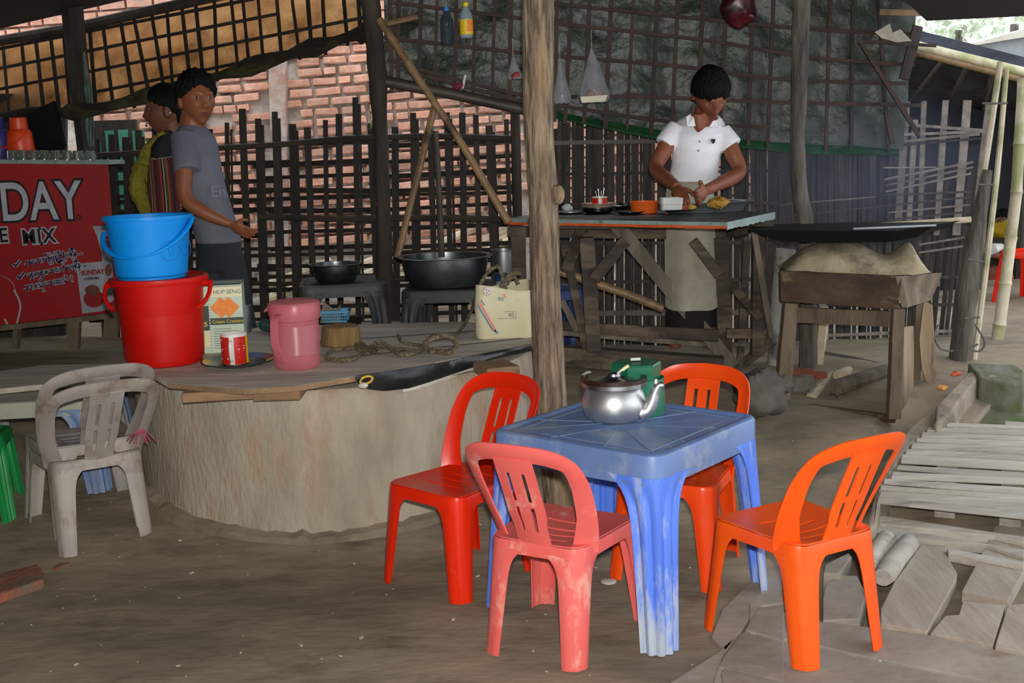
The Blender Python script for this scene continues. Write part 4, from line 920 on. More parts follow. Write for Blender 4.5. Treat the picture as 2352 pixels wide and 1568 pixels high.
mb = MB(); mb.prism([fl_, fr_, br_, bl_], (0, 0, -.022)); mb.build('tabletop', 'table_wood', st, True)
mb = MB(); mb.prism([p + Vector((0, 0, .0045)) for p in (fl_, fr_, br_, bl_)], (0, 0, -.004)); cl_ = mb.build('oilcloth', 'oilcloth', st, True)
ex = (fr_ - fl_).normalized(); ed = (br_ - fr_).normalized()
def drape(a, b, h, m_, nm, out=Vector((0, -.006, 0)), z0=0.0):
    mb = MB(); rr = []
    for k in range(41):
        p = a.lerp(b, k / 40) + out; hh = h * (1 + .25 * noise.noise(Vector((k * .6, h * 50, 2)))); rr.append([p + Vector((0, 0, .004 - z0)), p + Vector((0, -.003, -z0 - hh))])
    mb.loft(rr, cap=False, closed=False); mb.build(nm, m_, st, True, smooth=True, fix=False, solid=.003)
drape(fl_, fr_, .016, 'cloth_teal', 'cloth_edge'); drape(fl_, fr_, .014, 'orange_trim', 'orange_edge', Vector((0, -.004, 0)), .017)
drape(fr_, br_, .035, 'cloth_teal', 'cloth_edge', Vector((.006, -.002, 0)))
def mem(nm, a, b, w, h, m_='table_wood', up=(0, 1, 0), y2=None):
    mb = MB(); mb.bar(P(*a), P(*b), w, h, up=up, jit=.05, seg=5); mb.build(nm, m_, st, True, bevel=.003)
YF = fl_.y + .03; YB = br_.y - .02
mem('front_rail', (1165, 531, YF), (1668, 536, YF), .072, .035); mem('side_rail', (1672, 532, YF + .05), (1772, 508, YB), .08, .03, up=(1, 0, 0)); mem('back_rail', (1215, 512, YB), (1775, 508, YB), .07, .03)
mem('leg', (1655, 545, YF), (1666, 846, YF), .085, .08); mem('leg', (1190, 520, YF), (1196, 850, YF), .09, .08); mem('leg', (1346, 545, YB), (1364, 805, YB), .085, .08); mem('leg', (1742, 520, YB), (1738, 815, YB), .07, .07)
mem('brace', (1412, 512, YF - .045), (1684, 842, YF - .045), .085, .03, 'table_wood_pale'); mem('brace', (1300, 622, YB - .1), (1342, 512, YF), .07, .03); mem('brace', (1364, 642, YB - .05), (1436, 552, YB - .05), .07, .03); mem('brace', (1592, 552, YB), (1652, 632, YB), .06, .03)
mem('brace', (1716, 545, YF + .2), (1700, 830, YF + .2), .045, .03); mem('brace', (1730, 522, YB - .06), (1772, 775, YB - .06), .035, .02, 'table_wood_pale'); mem('brace', (1668, 640, YF + .1), (1745, 730, YB - .1), .05, .02)
mem('brace', (1296, 560, YB), (1348, 800, YB), .05, .02); mem('brace', (1290, 690, YB + .05), (1326, 760, YB + .05), .04, .02, 'table_wood_pale')
mem('stretcher', (1286, 763, YF), (1652, 792, YF), .03, .06, 'table_wood_pale'); mem('stretcher', (1196, 745, YF + .1), (1650, 770, YB), .07, .03); mem('stretcher', (1664, 790, YF + .02), (1768, 792, YB), .02, .04, 'table_wood_pale'); mem('stretcher', (1690, 850, YF), (1778, 776, YB - .05), .06, .03, 'table_wood_pale', up=(1, 0, 0)); mem('stretcher', (1668, 765, YB), (1760, 765, YB), .06, .03)
mem('foot_block', (1640, 848, YF), (1712, 848, YF), .075, .09)
# sill beam on the ground, bamboo pole leaning, stone under the corner
mb = MB(); mb.bar(P(1270, 815, 6.95), P(1662, 842, 6.75), .12, .12, up=(0, 1, 0), jit=.03, seg=6); o = mb.build('sill_beam', 'table_wood', bevel=.01); tag(o, 'long dark timber beam lying on the ground under the serving table', 'beam')
mb = MB(); mb.tube([P(1255, 612, 6.98), P(1430, 672, 6.95), P(1524, 708, 6.9)], .027, 10); o = mb.build('bamboo_pole', 'bamboo_tan', smooth=True); tag(o, 'tan bamboo pole leaning low under the serving table', 'pole')
def rock(label, u, v, Y, rx, ry, rz, seed, mname='stone', name='stone', cat='stone', zoff=0):
    c = P(u, v, Y); mb = MB(); mb.ell((0, 0, 0), (rx, ry, rz), 20, 14)
    for p in mb.v:
        n_ = p.normalized(); f_ = 1 + .28 * noise.noise(n_ * 1.7 + Vector((seed, 0, 0))) + .12 * noise.noise(n_ * 4 + Vector((seed, 3, 0))); p *= f_
    mb.v = [p + c + Vector((0, 0, zoff)) for p in mb.v]; o = mb.build(name, mname, smooth=True, angle=40); return tag(o, label, cat)
rock('big grey stone propping up the front corner of the serving table', 1742, 902, 6.2, .155, .16, .125, 3)
rock('small dark stone on the ground beside the big propping stone', 1800, 882, 6.4, .05, .06, .05, 8)

# ------------------------------------------------------------------ dishes on the serving table
def onT(u, v): return PZ(u, v, SZ + .005)
def dish(name, label, u, v, rpx, prof, mname, cat, zo=0, group=None, sx=1, sy=1):
    c = onT(u, v); m = c.y / FPX; c.z += zo; mb = MB(); mb.lathe([(r * rpx * m, z) for r, z in prof], 40, c, sx=sx, sy=sy); o = mb.build(name, mname, smooth=True, angle=45); return tag(o, label, cat, group)
mat('plate_pink', C('#c9aba0'), C('#b99a90'), rough=.4); mat('plate_cream', C('#bdb79c'), rough=.4); mat('black_dish', C('#1c1d1f'), C('#141516'), rough=.25); mat('metal_tray', C('#8f9599'), C('#74797d'), scale=4, rough=.36, metal=.85)
PP = lambda h: [(.5, 0), (.6, .001), (.97, h), (1, h), (1, h + .003), (.95, h + .003), (.6, .005), (.01, .005)]
cz = 0
for k, (lab, m_) in enumerate((('black enamel plate at the bottom of the plate stack', 'black_dish'), ('black enamel plate second from the bottom of the stack', 'black_dish'), ('steel rimmed plate in the middle of the plate stack', 'steel_dark'), ('cream plate below the pink ones in the stack', 'plate_cream'), ('pink plate second from the top of the plate stack', 'plate_pink'), ('pink plate on top of the stack under the red mug', 'plate_pink'))):
    dish('plate', lab, 1374, 490, 38 if k > 1 else 40, PP(.018), m_, 'plate', cz, 'stacked plates'); cz += .0085 if k < 5 else 0
ctop = onT(1378, 489); m = ctop.y / FPX; ctop.z += cz + .006
m2_ = thing('mug', 'red and white mug holding spoons on top of the plates', 'mug', ctop); h2 = 19 * m; r2 = 18 * m
mb = MB(); mb.lathe([(r2 * .9, 0), (r2, .004), (r2, h2), (r2 * .93, h2), (r2 * .9, .008), (.003, .007)], 24); mb.build('cup', 'china', m2_, smooth=True)
for a0, a1 in ((-170, -105), (-78, -15)):
    mb = MB(); mb.loft([[Vector((math.cos(math.radians(a)) * (r2 + .0006), math.sin(math.radians(a)) * (r2 + .0006), z)) for z in (.004, h2 - .006)] for a in [a0 + (a1 - a0) * k / 8 for k in range(9)]], cap=False, closed=False); mb.build('print', 'mug_red', m2_, smooth=True, fix=False, solid=.0006)
for k in range(4):
    x = -.02 + k * .014; s0 = ctop + Vector((x * .5, .0, .012)); s1 = ctop + Vector((x * 1.3, .008 * (k % 2), h2 + .035 + .012 * (k % 2)))
    mb = MB(); mb.tube([s0, s0.lerp(s1, .7), s1], [.0018, .002, .004], 6); o = mb.build('spoon', 'steel', smooth=True); tag(o, ['steel spoon leaning furthest left in the red mug', 'steel spoon second from the left in the red mug', 'steel spoon third from the left in the red mug', 'steel spoon furthest right in the red mug'][k], 'spoon', 'spoons in the mug')
dish('plate', 'flat grey plate with a scrap of white paper near the trunk', 1310, 491, 36, PP(.012), 'metal_tray', 'plate')
c = onT(1303, 488); mb = MB(); mb.ell(c + Vector((0, 0, .028)), (.032, .03, .022), 12, 8); mb.wobble(.012, 40); o = mb.build('paper_scrap', 'paper', smooth=True, angle=20); tag(o, 'crumpled white paper on the flat grey plate', 'paper')
dish('plate', 'shallow black plate between the plate stack and the orange tub', 1447, 492, 36, PP(.016), 'black_dish', 'plate')
dish('serving_tray', 'dark round tray lying behind the plate stack', 1420, 481, 60, PP(.03), 'steel_dark', 'tray', .0)
mat('orange_tub', C('#ee6c26'), C('#e45f1b'), rough=.4)
dish('tub', 'bright orange plastic tub next to the big steel tray', 1480, 489, 34, [(.8, 0), (.86, .003), (1, .068), (1.02, .07), (.97, .07), (.84, .006), (.01, .005)], 'orange_tub', 'tub')
dish('serving_tray', 'big round aluminium tray in front of the cook', 1618, 487, 98, [(.84, 0), (.9, .004), (.98, .052), (1.0, .056), (1.16, .06), (1.165, .064), (1.0, .063), (.96, .057), (.94, .052), (.01, .05)], 'metal_tray', 'tray', 0, None, 1, .62)
mat('frost', C('#c3c6c6'), C('#aeb2b2'), rough=.35, alpha=.8)
c = P(1541, 470, 6.42); c.z = SZ + .056; m = c.y / FPX; mb = MB(); pts, at, nrm, tot, cs = outline([(-24 * m, -.045), (24 * m, -.045), (24 * m, .045), (-24 * m, .045)], .012, 5)
rg = lambda off, z: [Vector((at(tot * k / 48).x + nrm(tot * k / 48).x * off, at(tot * k / 48).y + nrm(tot * k / 48).y * off, z)) + c for k in range(48)]
mb.loft([rg(-.004, 0), rg(0, .004), rg(.001, .03), rg(.004, .032), rg(.004, .066), rg(-.001, .066), rg(-.005, .006)]); o = mb.build('food_box', 'frost', smooth=True); tag(o, 'frosted plastic food box on the edge of the big tray', 'box')
mat('noodles', C('#c29436'), C('#8f6a22'), scale=60, rough=.7, bump=.8, bscale=90)
c = P(1649, 460, 6.45); c.z = SZ + .085; mb = MB(); mb.ell(c, (.062, .05, .034), 20, 12); mb.wobble(.014, 30); o = mb.build('noodle_heap', 'noodles', smooth=True, angle=30); tag(o, 'heap of yellow fried noodles on the big aluminium tray', 'food')
mat('fried', C('#a5572f'), C('#7d3a1e'), scale=30, rough=.8)
for k, (u, v, lab) in enumerate(((1572, 459, 'reddish fried snack beside the frosted food box'), (1588, 462, 'pale fried snack between the hands of the cook'))):
    c = P(u, v, 6.42); c.z = SZ + .07; mb = MB(); mb.ell(c, (.024, .022, .018), 12, 8); mb.wobble(.01, 40, k); o = mb.build('snack', 'fried' if not k else 'noodles', smooth=True); tag(o, lab, 'food')

# ------------------------------------------------------------------ clay stove on its wooden stand
mat('stove_wood', C('#5a4636'), C('#382b22'), scale=4, rough=.85, bump=.4, bscale=14, stretch=(.6, 2, 2), dirt=C('#8b7b5a'), dscale=3.5, dlo=.58, dhi=.72, vary=.1)
mat('stove_leg', C('#7a6a58'), C('#574a3c'), scale=5, rough=.85, bump=.35, stretch=(2, 2, .4), vary=.1)
mat('clay', C('#b8ab8e'), C('#978b72'), scale=3, rough=.95, bump=.4, bscale=20, dirt=C('#5e574a'), dscale=2.6, dlo=.48, dhi=.66)
mat('plywood', C('#a08a70'), C('#8a745b'), scale=4, rough=.8, bump=.3, stretch=(2, 2, .4), dirt=C('#2b2019'), dscale=1.6, dlo=.52, dhi=.66)
mat('soot', C('#0e0e10'), C('#09090a'), scale=6, rough=.8, spec=.2)
a0 = PG(1797, 915); a1 = PG(2058, 962); YS = (a0.y + a1.y) / 2
sv = thing('stove_stand', 'wooden stand carrying a box with a hand moulded clay stove', 'stove', ((a0.x + a1.x) / 2, a0.y + .2, min(a0.z, a1.z)))
yl, yr = a0.y, a1.y; dep = .52
def sm(nm, a, b, w, h, m_='stove_leg', up=(0, 1, 0)):
    mb = MB(); mb.bar(P(*a), P(*b), w, h, up=up, jit=.04, seg=4); mb.build(nm, m_, sv, True, bevel=.003)
sm('leg', (1815, 695, yl), (1797, 915, yl), .075, .07); sm('leg', (2062, 708, yr), (2052, 960, yr), .065, .06); sm('leg', (1890, 700, yl + dep), (1878, 860, yl + dep), .045, .05, 'white_wood' if 'white_wood' in MATS else 'stove_leg'); sm('leg', (2115, 680, yr + dep), (2098, 880, yr + dep), .06, .05)
sm('front_rail', (1822, 722, yl + .01), (2060, 733, yr + .01), .085, .03); sm('ground_rail', (1795, 925, yl), (2056, 962, yr), .04, .04, 'stove_wood')
q = [P(1792, 622, yl - .03), P(2072, 634, yr - .03), P(2064, 712, yr - .03), P(1793, 692, yl - .03)]
mb = MB(); mb.prism(q, (0, .035, 0)); mb.build('front_board', 'stove_wood', sv, True, bevel=.004)
q = [P(2072, 634, yr - .03), P(2165, 626, yr + .4), P(2150, 665, yr + .42), P(2138, 690, yr + .4), P(2086, 706, yr)]
mb = MB(); mb.prism(q, (-.035, .0, 0)); mb.build('side_board', 'stove_leg', sv, True, bevel=.003)
q = [P(1792, 622, yl), P(1800, 600, yl + .5), P(1800, 665, yl + .5), P(1793, 692, yl)]; mb = MB(); mb.prism(q, (.03, 0, 0)); mb.build('side_board', 'stove_wood', sv, True)
q = [P(1792, 640, yl + .02), P(2072, 652, yr + .02), P(2160, 645, yr + .46), P(1830, 618, yl + .5)]; mb = MB(); mb.prism(q, (0, 0, -.03)); mb.build('box_floor', 'stove_wood', sv, True)
# clay body: hump with a saddle and a high right lobe
def clay_fn(a, b):
    u = 1800 + 345 * a
    vb = 622 + 12 * a if a < .85 else 634 - 40 * (a - .85)
    top = interp([(0, 622), (.06, 600), (.16, 570), (.3, 558), (.45, 557), (.56, 562), (.66, 582), (.74, 586), (.8, 574), (.86, 560), (.9, 562), (.95, 590), (1, 624)], a)
    f_ = math.sin(b * PI); Y0 = yl + (yr - yl) * a; Y = Y0 + .0 + .46 * b
    z0 = P(u, vb, Y0).z; z1 = P(u, top, Y0 + .16).z
    x = P(u, vb, Y0).x + .1 * b * .6; zz = z0 + (z1 - z0) * (f_ ** .55)
    p = Vector((x, Y, zz)); return p + noise.noise_vector(p * 6) * .012
mb = MB(); mb.grid(clay_fn, 48, 18); mb.build('clay_stove', 'clay', sv, True, smooth=True, fix=False)
q = [P(2066, 752, yr - .0), P(2100, 748, yr + .35), P(2098, 905, yr + .4), P(2058, 960, yr + .0)]; mb = MB(); mb.prism(q, (-.014, 0, 0)); mb.build('plywood_side', 'plywood', sv, True)
q = [P(2122, 690, yr + .42), P(2142, 700, yr + .42), P(2150, 860, yr + .46), P(2146, 910, yr + .46), P(2128, 880, yr + .46), P(2118, 850, yr + .45), P(2112, 780, yr + .43)]; mb = MB(); mb.prism(q, (.0, .016, 0)); mb.build('torn_board', 'plywood', sv, True)
# griddle
gd = thing('griddle', 'sooty black rectangular griddle pan on the clay stove', 'griddle', P(1960, 560, yl + .25))
ya, yb = 6.36, 6.95
q = [P(1718, 528, ya), P(2060, 530, ya), P(2148, 516, ya), P(2228, 502, yb), P(1870, 522, yb), P(1730, 516, yb)]
zz = sum(p.z for p in q) / len(q)
mb = MB(); top = q; bot = [P(1795, 556, ya + .05), P(2040, 556, ya + .05), P(2105, 545, ya + .08), P(2150, 530, yb - .1), P(1880, 545, yb - .1), P(1800, 545, yb - .15)]
n_ = 6; mb.add(top + bot, [tuple(range(n_)), tuple(range(2 * n_ - 1, n_ - 1, -1))] + [(i, (i + 1) % n_, n_ + (i + 1) % n_, n_ + i) for i in range(n_)]); mb.build('pan', 'soot', gd, True)
mb = MB(); mb.bar(P(1960, 525, ya - .01), P(2150, 517, ya - .01), .01, .008, up=(0, 1, 0)); mb.build('rim', 'alu', gd, True)
mb = MB(); mb.tube([P(1745, 524, yb), P(1900, 523, yb - .05), P(2080, 514, yb - .1), P(2230, 504, yb - .15)], [.012, .014, .017, .018], 10); o = mb.build('bamboo_stick', 'bamboo_pale', smooth=True); tag(o, 'long pale bamboo stick lying across the back of the griddle', 'stick')
# firewood, bricks and pipe under the stove
def logp(label, a, b, r, mname, name='firewood', cat='firewood', n=9):
    mb = MB(); A = P(*a); B = P(*b); mb.tube([A, A.lerp(B, .5), B], [r, r * 1.05, r], n); mb.wobble(.006, 12); o = mb.build(name, mname, smooth=True, angle=35); return tag(o, label, cat, 'firewood under the stove')
logp('pale split firewood stick pointing towards the camera', (1862, 915, yl + .0), (1915, 858, yl + .42), .036, 'bamboo_pale')
logp('round cut log with a visible ring end', (1925, 862, yl + .18), (1950, 852, yl + .42), .033, 'white_wood' if 'white_wood' in MATS else 'plywood')
logp('grey firewood log lying across the pile', (1918, 890, yl + .02), (2040, 852, yl + .3), .045, 'table_wood_pale')
logp('dark stub of firewood nearest the ground rail', (1910, 925, yl - .0), (1955, 885, yl + .3), .045, 'stone')
logp('long grey pole on the ground behind the firewood', (1890, 820, 7.3), (2025, 848, 7.0), .04, 'bamboo_dark')
for (u, v, lab) in ((1838, 862, 'whole red brick at the left foot of the stove'), (1868, 868, 'chipped red brick next to the firewood')):
    c = P(u, v, yl + .3); mb = MB(); mb.box(c, (.15, .09, .07), Matrix.Rotation(RN.uniform(-.3, .3), 3, 'Z')); o = mb.build('loose_brick', mat('loose_brick' + str(u), C('#8f4a38'), C('#6e3a2d'), scale=9, rough=.95, bump=.4), bevel=.006); tag(o, lab, 'brick')
rock('flat grey stone leaning below the red bricks', 1842, 890, yl + .12, .085, .05, .085, 14)
mat('drum', C('#9b9a96'), C('#6f6d69'), scale=5, rough=.6, dirt=C('#4a443d'), dscale=4)
mb = MB(); mb.tube([P(1805, 572, 7.05), P(1790, 700, 7.05), P(1780, 850, 7.05)], [.06, .055, .05], 14); o = mb.build('metal_pipe', 'drum', smooth=True); tag(o, 'pale dented metal pipe standing between the table and the stove', 'pipe')
mb = MB(); mb.bar(P(1897, 742, 7.25), P(1880, 848, 7.25), .035, .02, up=(0, 1, 0)); o = mb.build('wooden_stake', 'white_plastic'); tag(o, 'narrow whitish stake standing behind the stove', 'stake')
# ------------------------------------------------------------------ people
mat('skin_cook', C('#8a5238'), C('#7a4530'), scale=6, rough=.5, bump=.05, spec=.4)
mat('skin_boy', C('#8d5438'), C('#7f4a31'), scale=6, rough=.48, bump=.05, spec=.4)
mat('skin_woman', C('#6f4332'), C('#623a2b'), scale=6, rough=.55, bump=.05)
mat('hair', C('#080708'), C('#0d0b0d'), scale=40, rough=.7, bump=.6, bscale=90, stretch=(1, 1, .3), spec=.2)
mat('eye_white', C('#958a80'), rough=.3); mat('iris', C('#120b08'), rough=.15); mat('lips', C('#6e3a30'), rough=.45)
mat('shirt_white', C('#f2f2f8'), C('#e4e5ee'), scale=4, rough=.9, bump=.35, bscale=9, stretch=(1, 1, 2.2))
mat('shirt_grey', C('#6c6e79'), C('#5f6170'), scale=4, rough=.95, bump=.3, bscale=8)
mat('shirt_print', C('#7d8089'), rough=.9)
mat('trousers', C('#2c3338'), C('#22282c'), scale=6, rough=.95, bump=.2)
mat('apron_cloth', C('#a8a293'), C('#8f8a7c'), scale=5, rough=.95, bump=.3, bscale=20)
mat('sarong_black', C('#16120f'), C('#0f0c0a'), scale=4, rough=.9)
mat('blouse_black', C('#0e0d10'), C('#18161a'), scale=20, rough=.8)
mat('scarf_yellow', C('#a3983a'), C('#75701f'), scale=8, rough=.95, bump=.9, bscale=40, transl=.25)
m = bpy.data.materials.new('striped_cloth'); m.use_nodes = True; N = m.node_tree.nodes; L = m.node_tree.links; MATS['striped_cloth'] = m
tc = N.new('ShaderNodeTexCoord'); sx_ = N.new('ShaderNodeSeparateXYZ'); L.new(tc.outputs['Object'], sx_.inputs[0]); mu_ = N.new('ShaderNodeMath'); mu_.operation = 'MULTIPLY'; mu_.inputs[1].default_value = 12.0; L.new(sx_.outputs[0], mu_.inputs[0])
fr = N.new('ShaderNodeMath'); fr.operation = 'FRACT'; L.new(mu_.outputs[0], fr.inputs[0]); rpp = N.new('ShaderNodeValToRGB'); rpp.color_ramp.interpolation = 'CONSTANT'
els = [(0, '#4a1118'), (.16, '#3a2d14'), (.28, '#8d2a34'), (.4, '#111111'), (.5, '#9c8f86'), (.56, '#2f3a1c'), (.68, '#7c4a1c'), (.8, '#5d1330'), (.92, '#14121a')]
while len(rpp.color_ramp.elements) < len(els): rpp.color_ramp.elements.new(.5)
for e, (p_, c_) in zip(rpp.color_ramp.elements, els): e.position = p_; e.color = C(c_)
L.new(fr.outputs[0], rpp.inputs[0]); L.new(rpp.outputs[0], N['Principled BSDF'].inputs['Base Color']); N['Principled BSDF'].inputs['Roughness'].default_value = .9

def face_pt(d):
    a, b, c = .074, .094, .116
    r = 1 / math.sqrt((d.x / a) ** 2 + (d.y / b) ** 2 + (d.z / c) ** 2); p = d * r
    t = max(0, min(1, -p.z / .116)); p.x *= 1 - .34 * t ** 1.7
    if p.y > 0: p.y *= 1 - .45 * t
    else: p.y -= .006 * t
    g = lambda v, s: math.exp(-(v / s) ** 2)
    if p.y < 0:
        x, z, ax = p.x, p.z, abs(p.x); dy = 0
        dy -= .022 * g(x, .0125) * g(z + .024, .016) + .012 * g(x, .009) * g(z - .006, .022)
        dy -= .009 * g(ax - .014, .008) * g(z + .028, .010)
        dy += .011 * g(ax - .031, .015) * g(z - .012, .011)
        dy -= .006 * g(ax - .030, .022) * g(z - .033, .008)
        dy -= .009 * g(x, .020) * g(z + .0545, .0058) + .010 * g(x, .018) * g(z + .0675, .006) - .006 * g(x, .024) * g(z + .061, .0025)
        dy -= .010 * g(x, .018) * g(z + .098, .014) + .004 * g(ax - .04, .02) * g(z + .02, .02)
        p.y += dy
    return p
def add_head(mb, c, s, M):
    n, m_ = 64, 56; rings = []
    for i in range(1, m_):
        th = PI * i / m_; rings.append([c + M @ (face_pt(Vector((math.sin(th) * math.sin(2 * PI * j / n), -math.sin(th) * math.cos(2 * PI * j / n), math.cos(th)))) * s) for j in range(n)])
    mb.loft(rings)
    for sg in (-1, 1):
        mb.ell(c + M @ (Vector((sg * .076, .012, -.006)) * s), (.010 * s, .021 * s, .033 * s), 12, 10, M @ Matrix.Rotation(sg * .35, 3, 'Z'))
def add_hair(name, parent, c, s, M, front, side, back, thick, seed=0, part_noise=.45):
    mb = MB(); n, m_ = 72, 22; rings = []
    for i in range(m_ + 1):
        f_ = i / m_; ring = []
        for j in range(n):
            ph = 2 * PI * j / n; cf = math.cos(ph)
            tm = (front * max(0, cf) ** 1.2 + side * (1 - abs(cf) ** 1.2) + back * max(0, -cf) ** 1.2)
            tm += math.radians(6) * noise.noise(Vector((math.cos(ph) * 6, math.sin(ph) * 6, seed))) + math.radians(9) * noise.noise(Vector((math.cos(ph) * 19, math.sin(ph) * 19, seed)))
            th = .002 + tm * f_; d = Vector((math.sin(th) * math.sin(ph), -math.sin(th) * math.cos(ph), math.cos(th)))
            off = thick * (1 - f_ ** 7) + .002 + thick * part_noise * noise.noise(d * 14 + Vector((seed, 1, 2)))
            if f_ == 1: off = -.004
            ring.append(c + M @ ((face_pt(d) + d * max(-.004, off)) * s))
        rings.append(ring)
    mb.loft(rings, cap=False); mb.f.append(tuple(range(n))); return mb.build(name, 'hair', parent, True, smooth=True, fix=True, angle=70)
def face_bits(parent, c, s, M, open_=1.0, gaze=0):
    for sg in (-1, 1):
        e = Vector((sg * .031, -.0785, .011)) * s
        mb = MB(); mb.ell(c + M @ e, (.0135 * s, .006 * s, .0058 * s * open_), 14, 8, M @ Matrix.Rotation(sg * .25, 3, 'Z')); ey = mb.build('eye', 'eye_white', parent, True, smooth=True)
        mb = MB(); mb.ell(c + M @ (e + Vector((gaze * .004, -.0035, 0)) * s), (.0062 * s, .0038 * s, .0056 * s * open_), 12, 8, M); mb.build('iris', 'iris', ey, True, smooth=True)
        mb = MB(); q = [c + M @ (Vector((sg * (.014 + .011 * k), -.0875 + .0042 * k * k, .030 + .004 * math.sin(k * .9))) * s) for k in range(4)]; mb.tube(q, [.0022 * s, .0035 * s, .0032 * s, .0015 * s], 7); mb.build('eyebrow', 'hair', parent, True, smooth=True)
    for zz, r in ((-.0555, .0042), (-.0675, .0052)):
        mb = MB(); q = [c + M @ (Vector((x, -.094 + abs(x) * .26 - (.008 if zz < -.06 else .006), zz + (.0 if zz < -.06 else -.003 * abs(x) / .02))) * s) for x in (-.02, -.011, 0, .011, .02)]; mb.tube(q, [r * .3 * s, r * .9 * s, r * s, r * .9 * s, r * .3 * s], 8); mb.build('lip', 'lips', parent, True, smooth=True)
def hand(mb, w, d, side, s, curl=.5):
    """w wrist, d direction of the hand, side = thumb side, s scale"""
    d = d.normalized(); t = (side - d * side.dot(d)).normalized(); nrm_ = d.cross(t).normalized()
    pc = w + d * (.045 * s); M = Matrix((t, d, nrm_)).transposed(); mb.ell(pc, (.040 * s, .05 * s, .017 * s), 14, 10, M)
    for k, (o_, L_) in enumerate(((.030, .066), (.011, .074), (-.009, .068), (-.028, .054))):
        b0 = w + d * (.082 * s) + t * (o_ * s); dd = (d + t * o_ * 2).normalized(); p1 = b0 + dd * (L_ * .45 * s) + nrm_ * (-.1 * curl * L_ * s); p2 = p1 + (dd * math.cos(curl) - nrm_ * math.sin(curl)) * (L_ * .33 * s); p3 = p2 + (dd * math.cos(curl * 1.8) - nrm_ * math.sin(curl * 1.8)) * (L_ * .3 * s)
        mb.tube([b0 - dd * .02 * s, b0, p1, p2, p3], [.0095 * s, .0095 * s, .009 * s, .008 * s, .006 * s], 8)
    b0 = w + d * (.03 * s) + t * (.032 * s); p1 = b0 + (d * .55 + t * .8 - nrm_ * .25).normalized() * (.034 * s); p2 = p1 + (d * .9 + t * .25 - nrm_ * .3).normalized() * (.032 * s)
    mb.tube([b0 - t * .02 * s, b0, p1, p2], [.013 * s, .0125 * s, .0105 * s, .008 * s], 8)
def remesh(o, vox, smooth_it=2):
    md = o.modifiers.new('r', 'REMESH'); md.mode = 'VOXEL'; md.voxel_size = vox; md.use_smooth_shade = True
    if smooth_it: m2 = o.modifiers.new('s', 'SMOOTH'); m2.iterations = smooth_it; m2.factor = .5
    bake(o); o.data.shade_smooth()
def oval(c, rx, ry, n=22, M=None):
    r = [Vector((rx * math.cos(2 * PI * j / n), ry * math.sin(2 * PI * j / n), 0)) for j in range(n)]
    return [(M @ p if M else p) + c for p in r]
def torso(mb, rows, Y, n=24, lean=None, M=None):
    mb.loft([oval(P(u, v, Y + (dy if lean is None else lean(v))), w * px(Y), ry, n, M) for (u, v, w, ry, dy) in rows])

# ---- the cook
ck = thing('person', 'cook in a white polo shirt and apron bending over the serving table', 'person', (P(1590, 820, 7.02).x, 7.02, G(1.1, 7.02)))
Yc = 7.02; hs = 1.26; hc = P(1632, 214, 6.90)
HM = Matrix.Rotation(.10, 3, 'Z') @ Matrix.Rotation(-.10, 3, 'Y') @ Matrix.Rotation(.78, 3, 'X')
body = MB(); add_head(body, hc, hs, HM)
body.tube([P(1612, 300, 7.02), P(1618, 275, 7.0), P(1626, 240, 6.95)], [.085, .072, .068], 16)
body.loft([oval(P(1610, 262, 6.93), .066, .05), oval(P(1609, 280, 6.925), .052, .045), oval(P(1606, 296, 6.92), .026, .035), oval(P(1604, 304, 6.92), .006, .02)])
torso(body, [(1608, 285, 50, .09, 0), (1604, 320, 52, .1, 0), (1598, 380, 47, .1, 0), (1592, 430, 48, .1, 0), (1590, 560, 46, .1, 0)], 7.04)
arms = (((1547, 300), 7.03, (1506, 386), 6.93, (1556, 430), 6.62), ((1667, 308), 7.02, (1698, 394), 6.92, (1622, 436), 6.60))
for (s_, ys, e_, ye, w_, yw) in arms:
    q = cat_rom([P(*s_, ys), P((s_[0] * .5 + e_[0] * .5), (s_[1] + e_[1]) / 2, (ys + ye) / 2), P(*e_, ye), P((e_[0] + w_[0]) / 2, (e_[1] + w_[1]) / 2 + 3, (ye + yw) / 2), P(*w_, yw)], 5)
    body.tube(q, [interp([(0, .05), (.3, .049), (.5, .042), (.65, .044), (1, .029)], k / (len(q) - 1)) for k in range(len(q))], 14)
wl_, wr_ = P(1556, 430, 6.62), P(1622, 436, 6.60)
hand(body, wl_, P(1566, 458, 6.50) - wl_, Vector((1, 0, .2)), 1.1, .6); hand(body, wr_, P(1588, 462, 6.47) - wr_, Vector((-.3, -.3, 1)), 1.15, .7)
for (u0, u1) in ((1560, 1550), (1618, 1628)):
    body.tube([P(u0, 560, 7.05), P((u0 + u1) / 2, 660, 7.05), P(u1, 740, 7.08), P(u1, 798, 7.08)], [.075, .066, .055, .036], 12)
    f0 = P(u1, 806, 7.06); body.ell(Vector((f0.x, 7.0, G(0, 7.02) + .032)), (.042, .105, .03), 14, 9)
    for k in range(5): body.ell(Vector((f0.x + (k - 2) * .016, 6.895 + abs(k - 2) * .006, G(0, 7.02) + .018)), (.010, .022, .012), 8, 6)
bo = body.build('body', 'skin_cook', ck, True); remesh(bo, .0058, 2)
face_bits(ck, hc, hs, HM, .12); add_hair('hair', ck, hc, hs, HM, math.radians(64), math.radians(90), math.radians(125), .018, 3)
sb = MB(); torso(sb, [(1612, 264, 36, .075, .05), (1608, 274, 50, .092, .04), (1606, 290, 60, .112, .02), (1604, 312, 62, .125, 0), (1601, 345, 57, .125, 0), (1597, 378, 54, .12, 0), (1592, 405, 56, .122, 0), (1590, 424, 57, .122, 0)], 7.03)
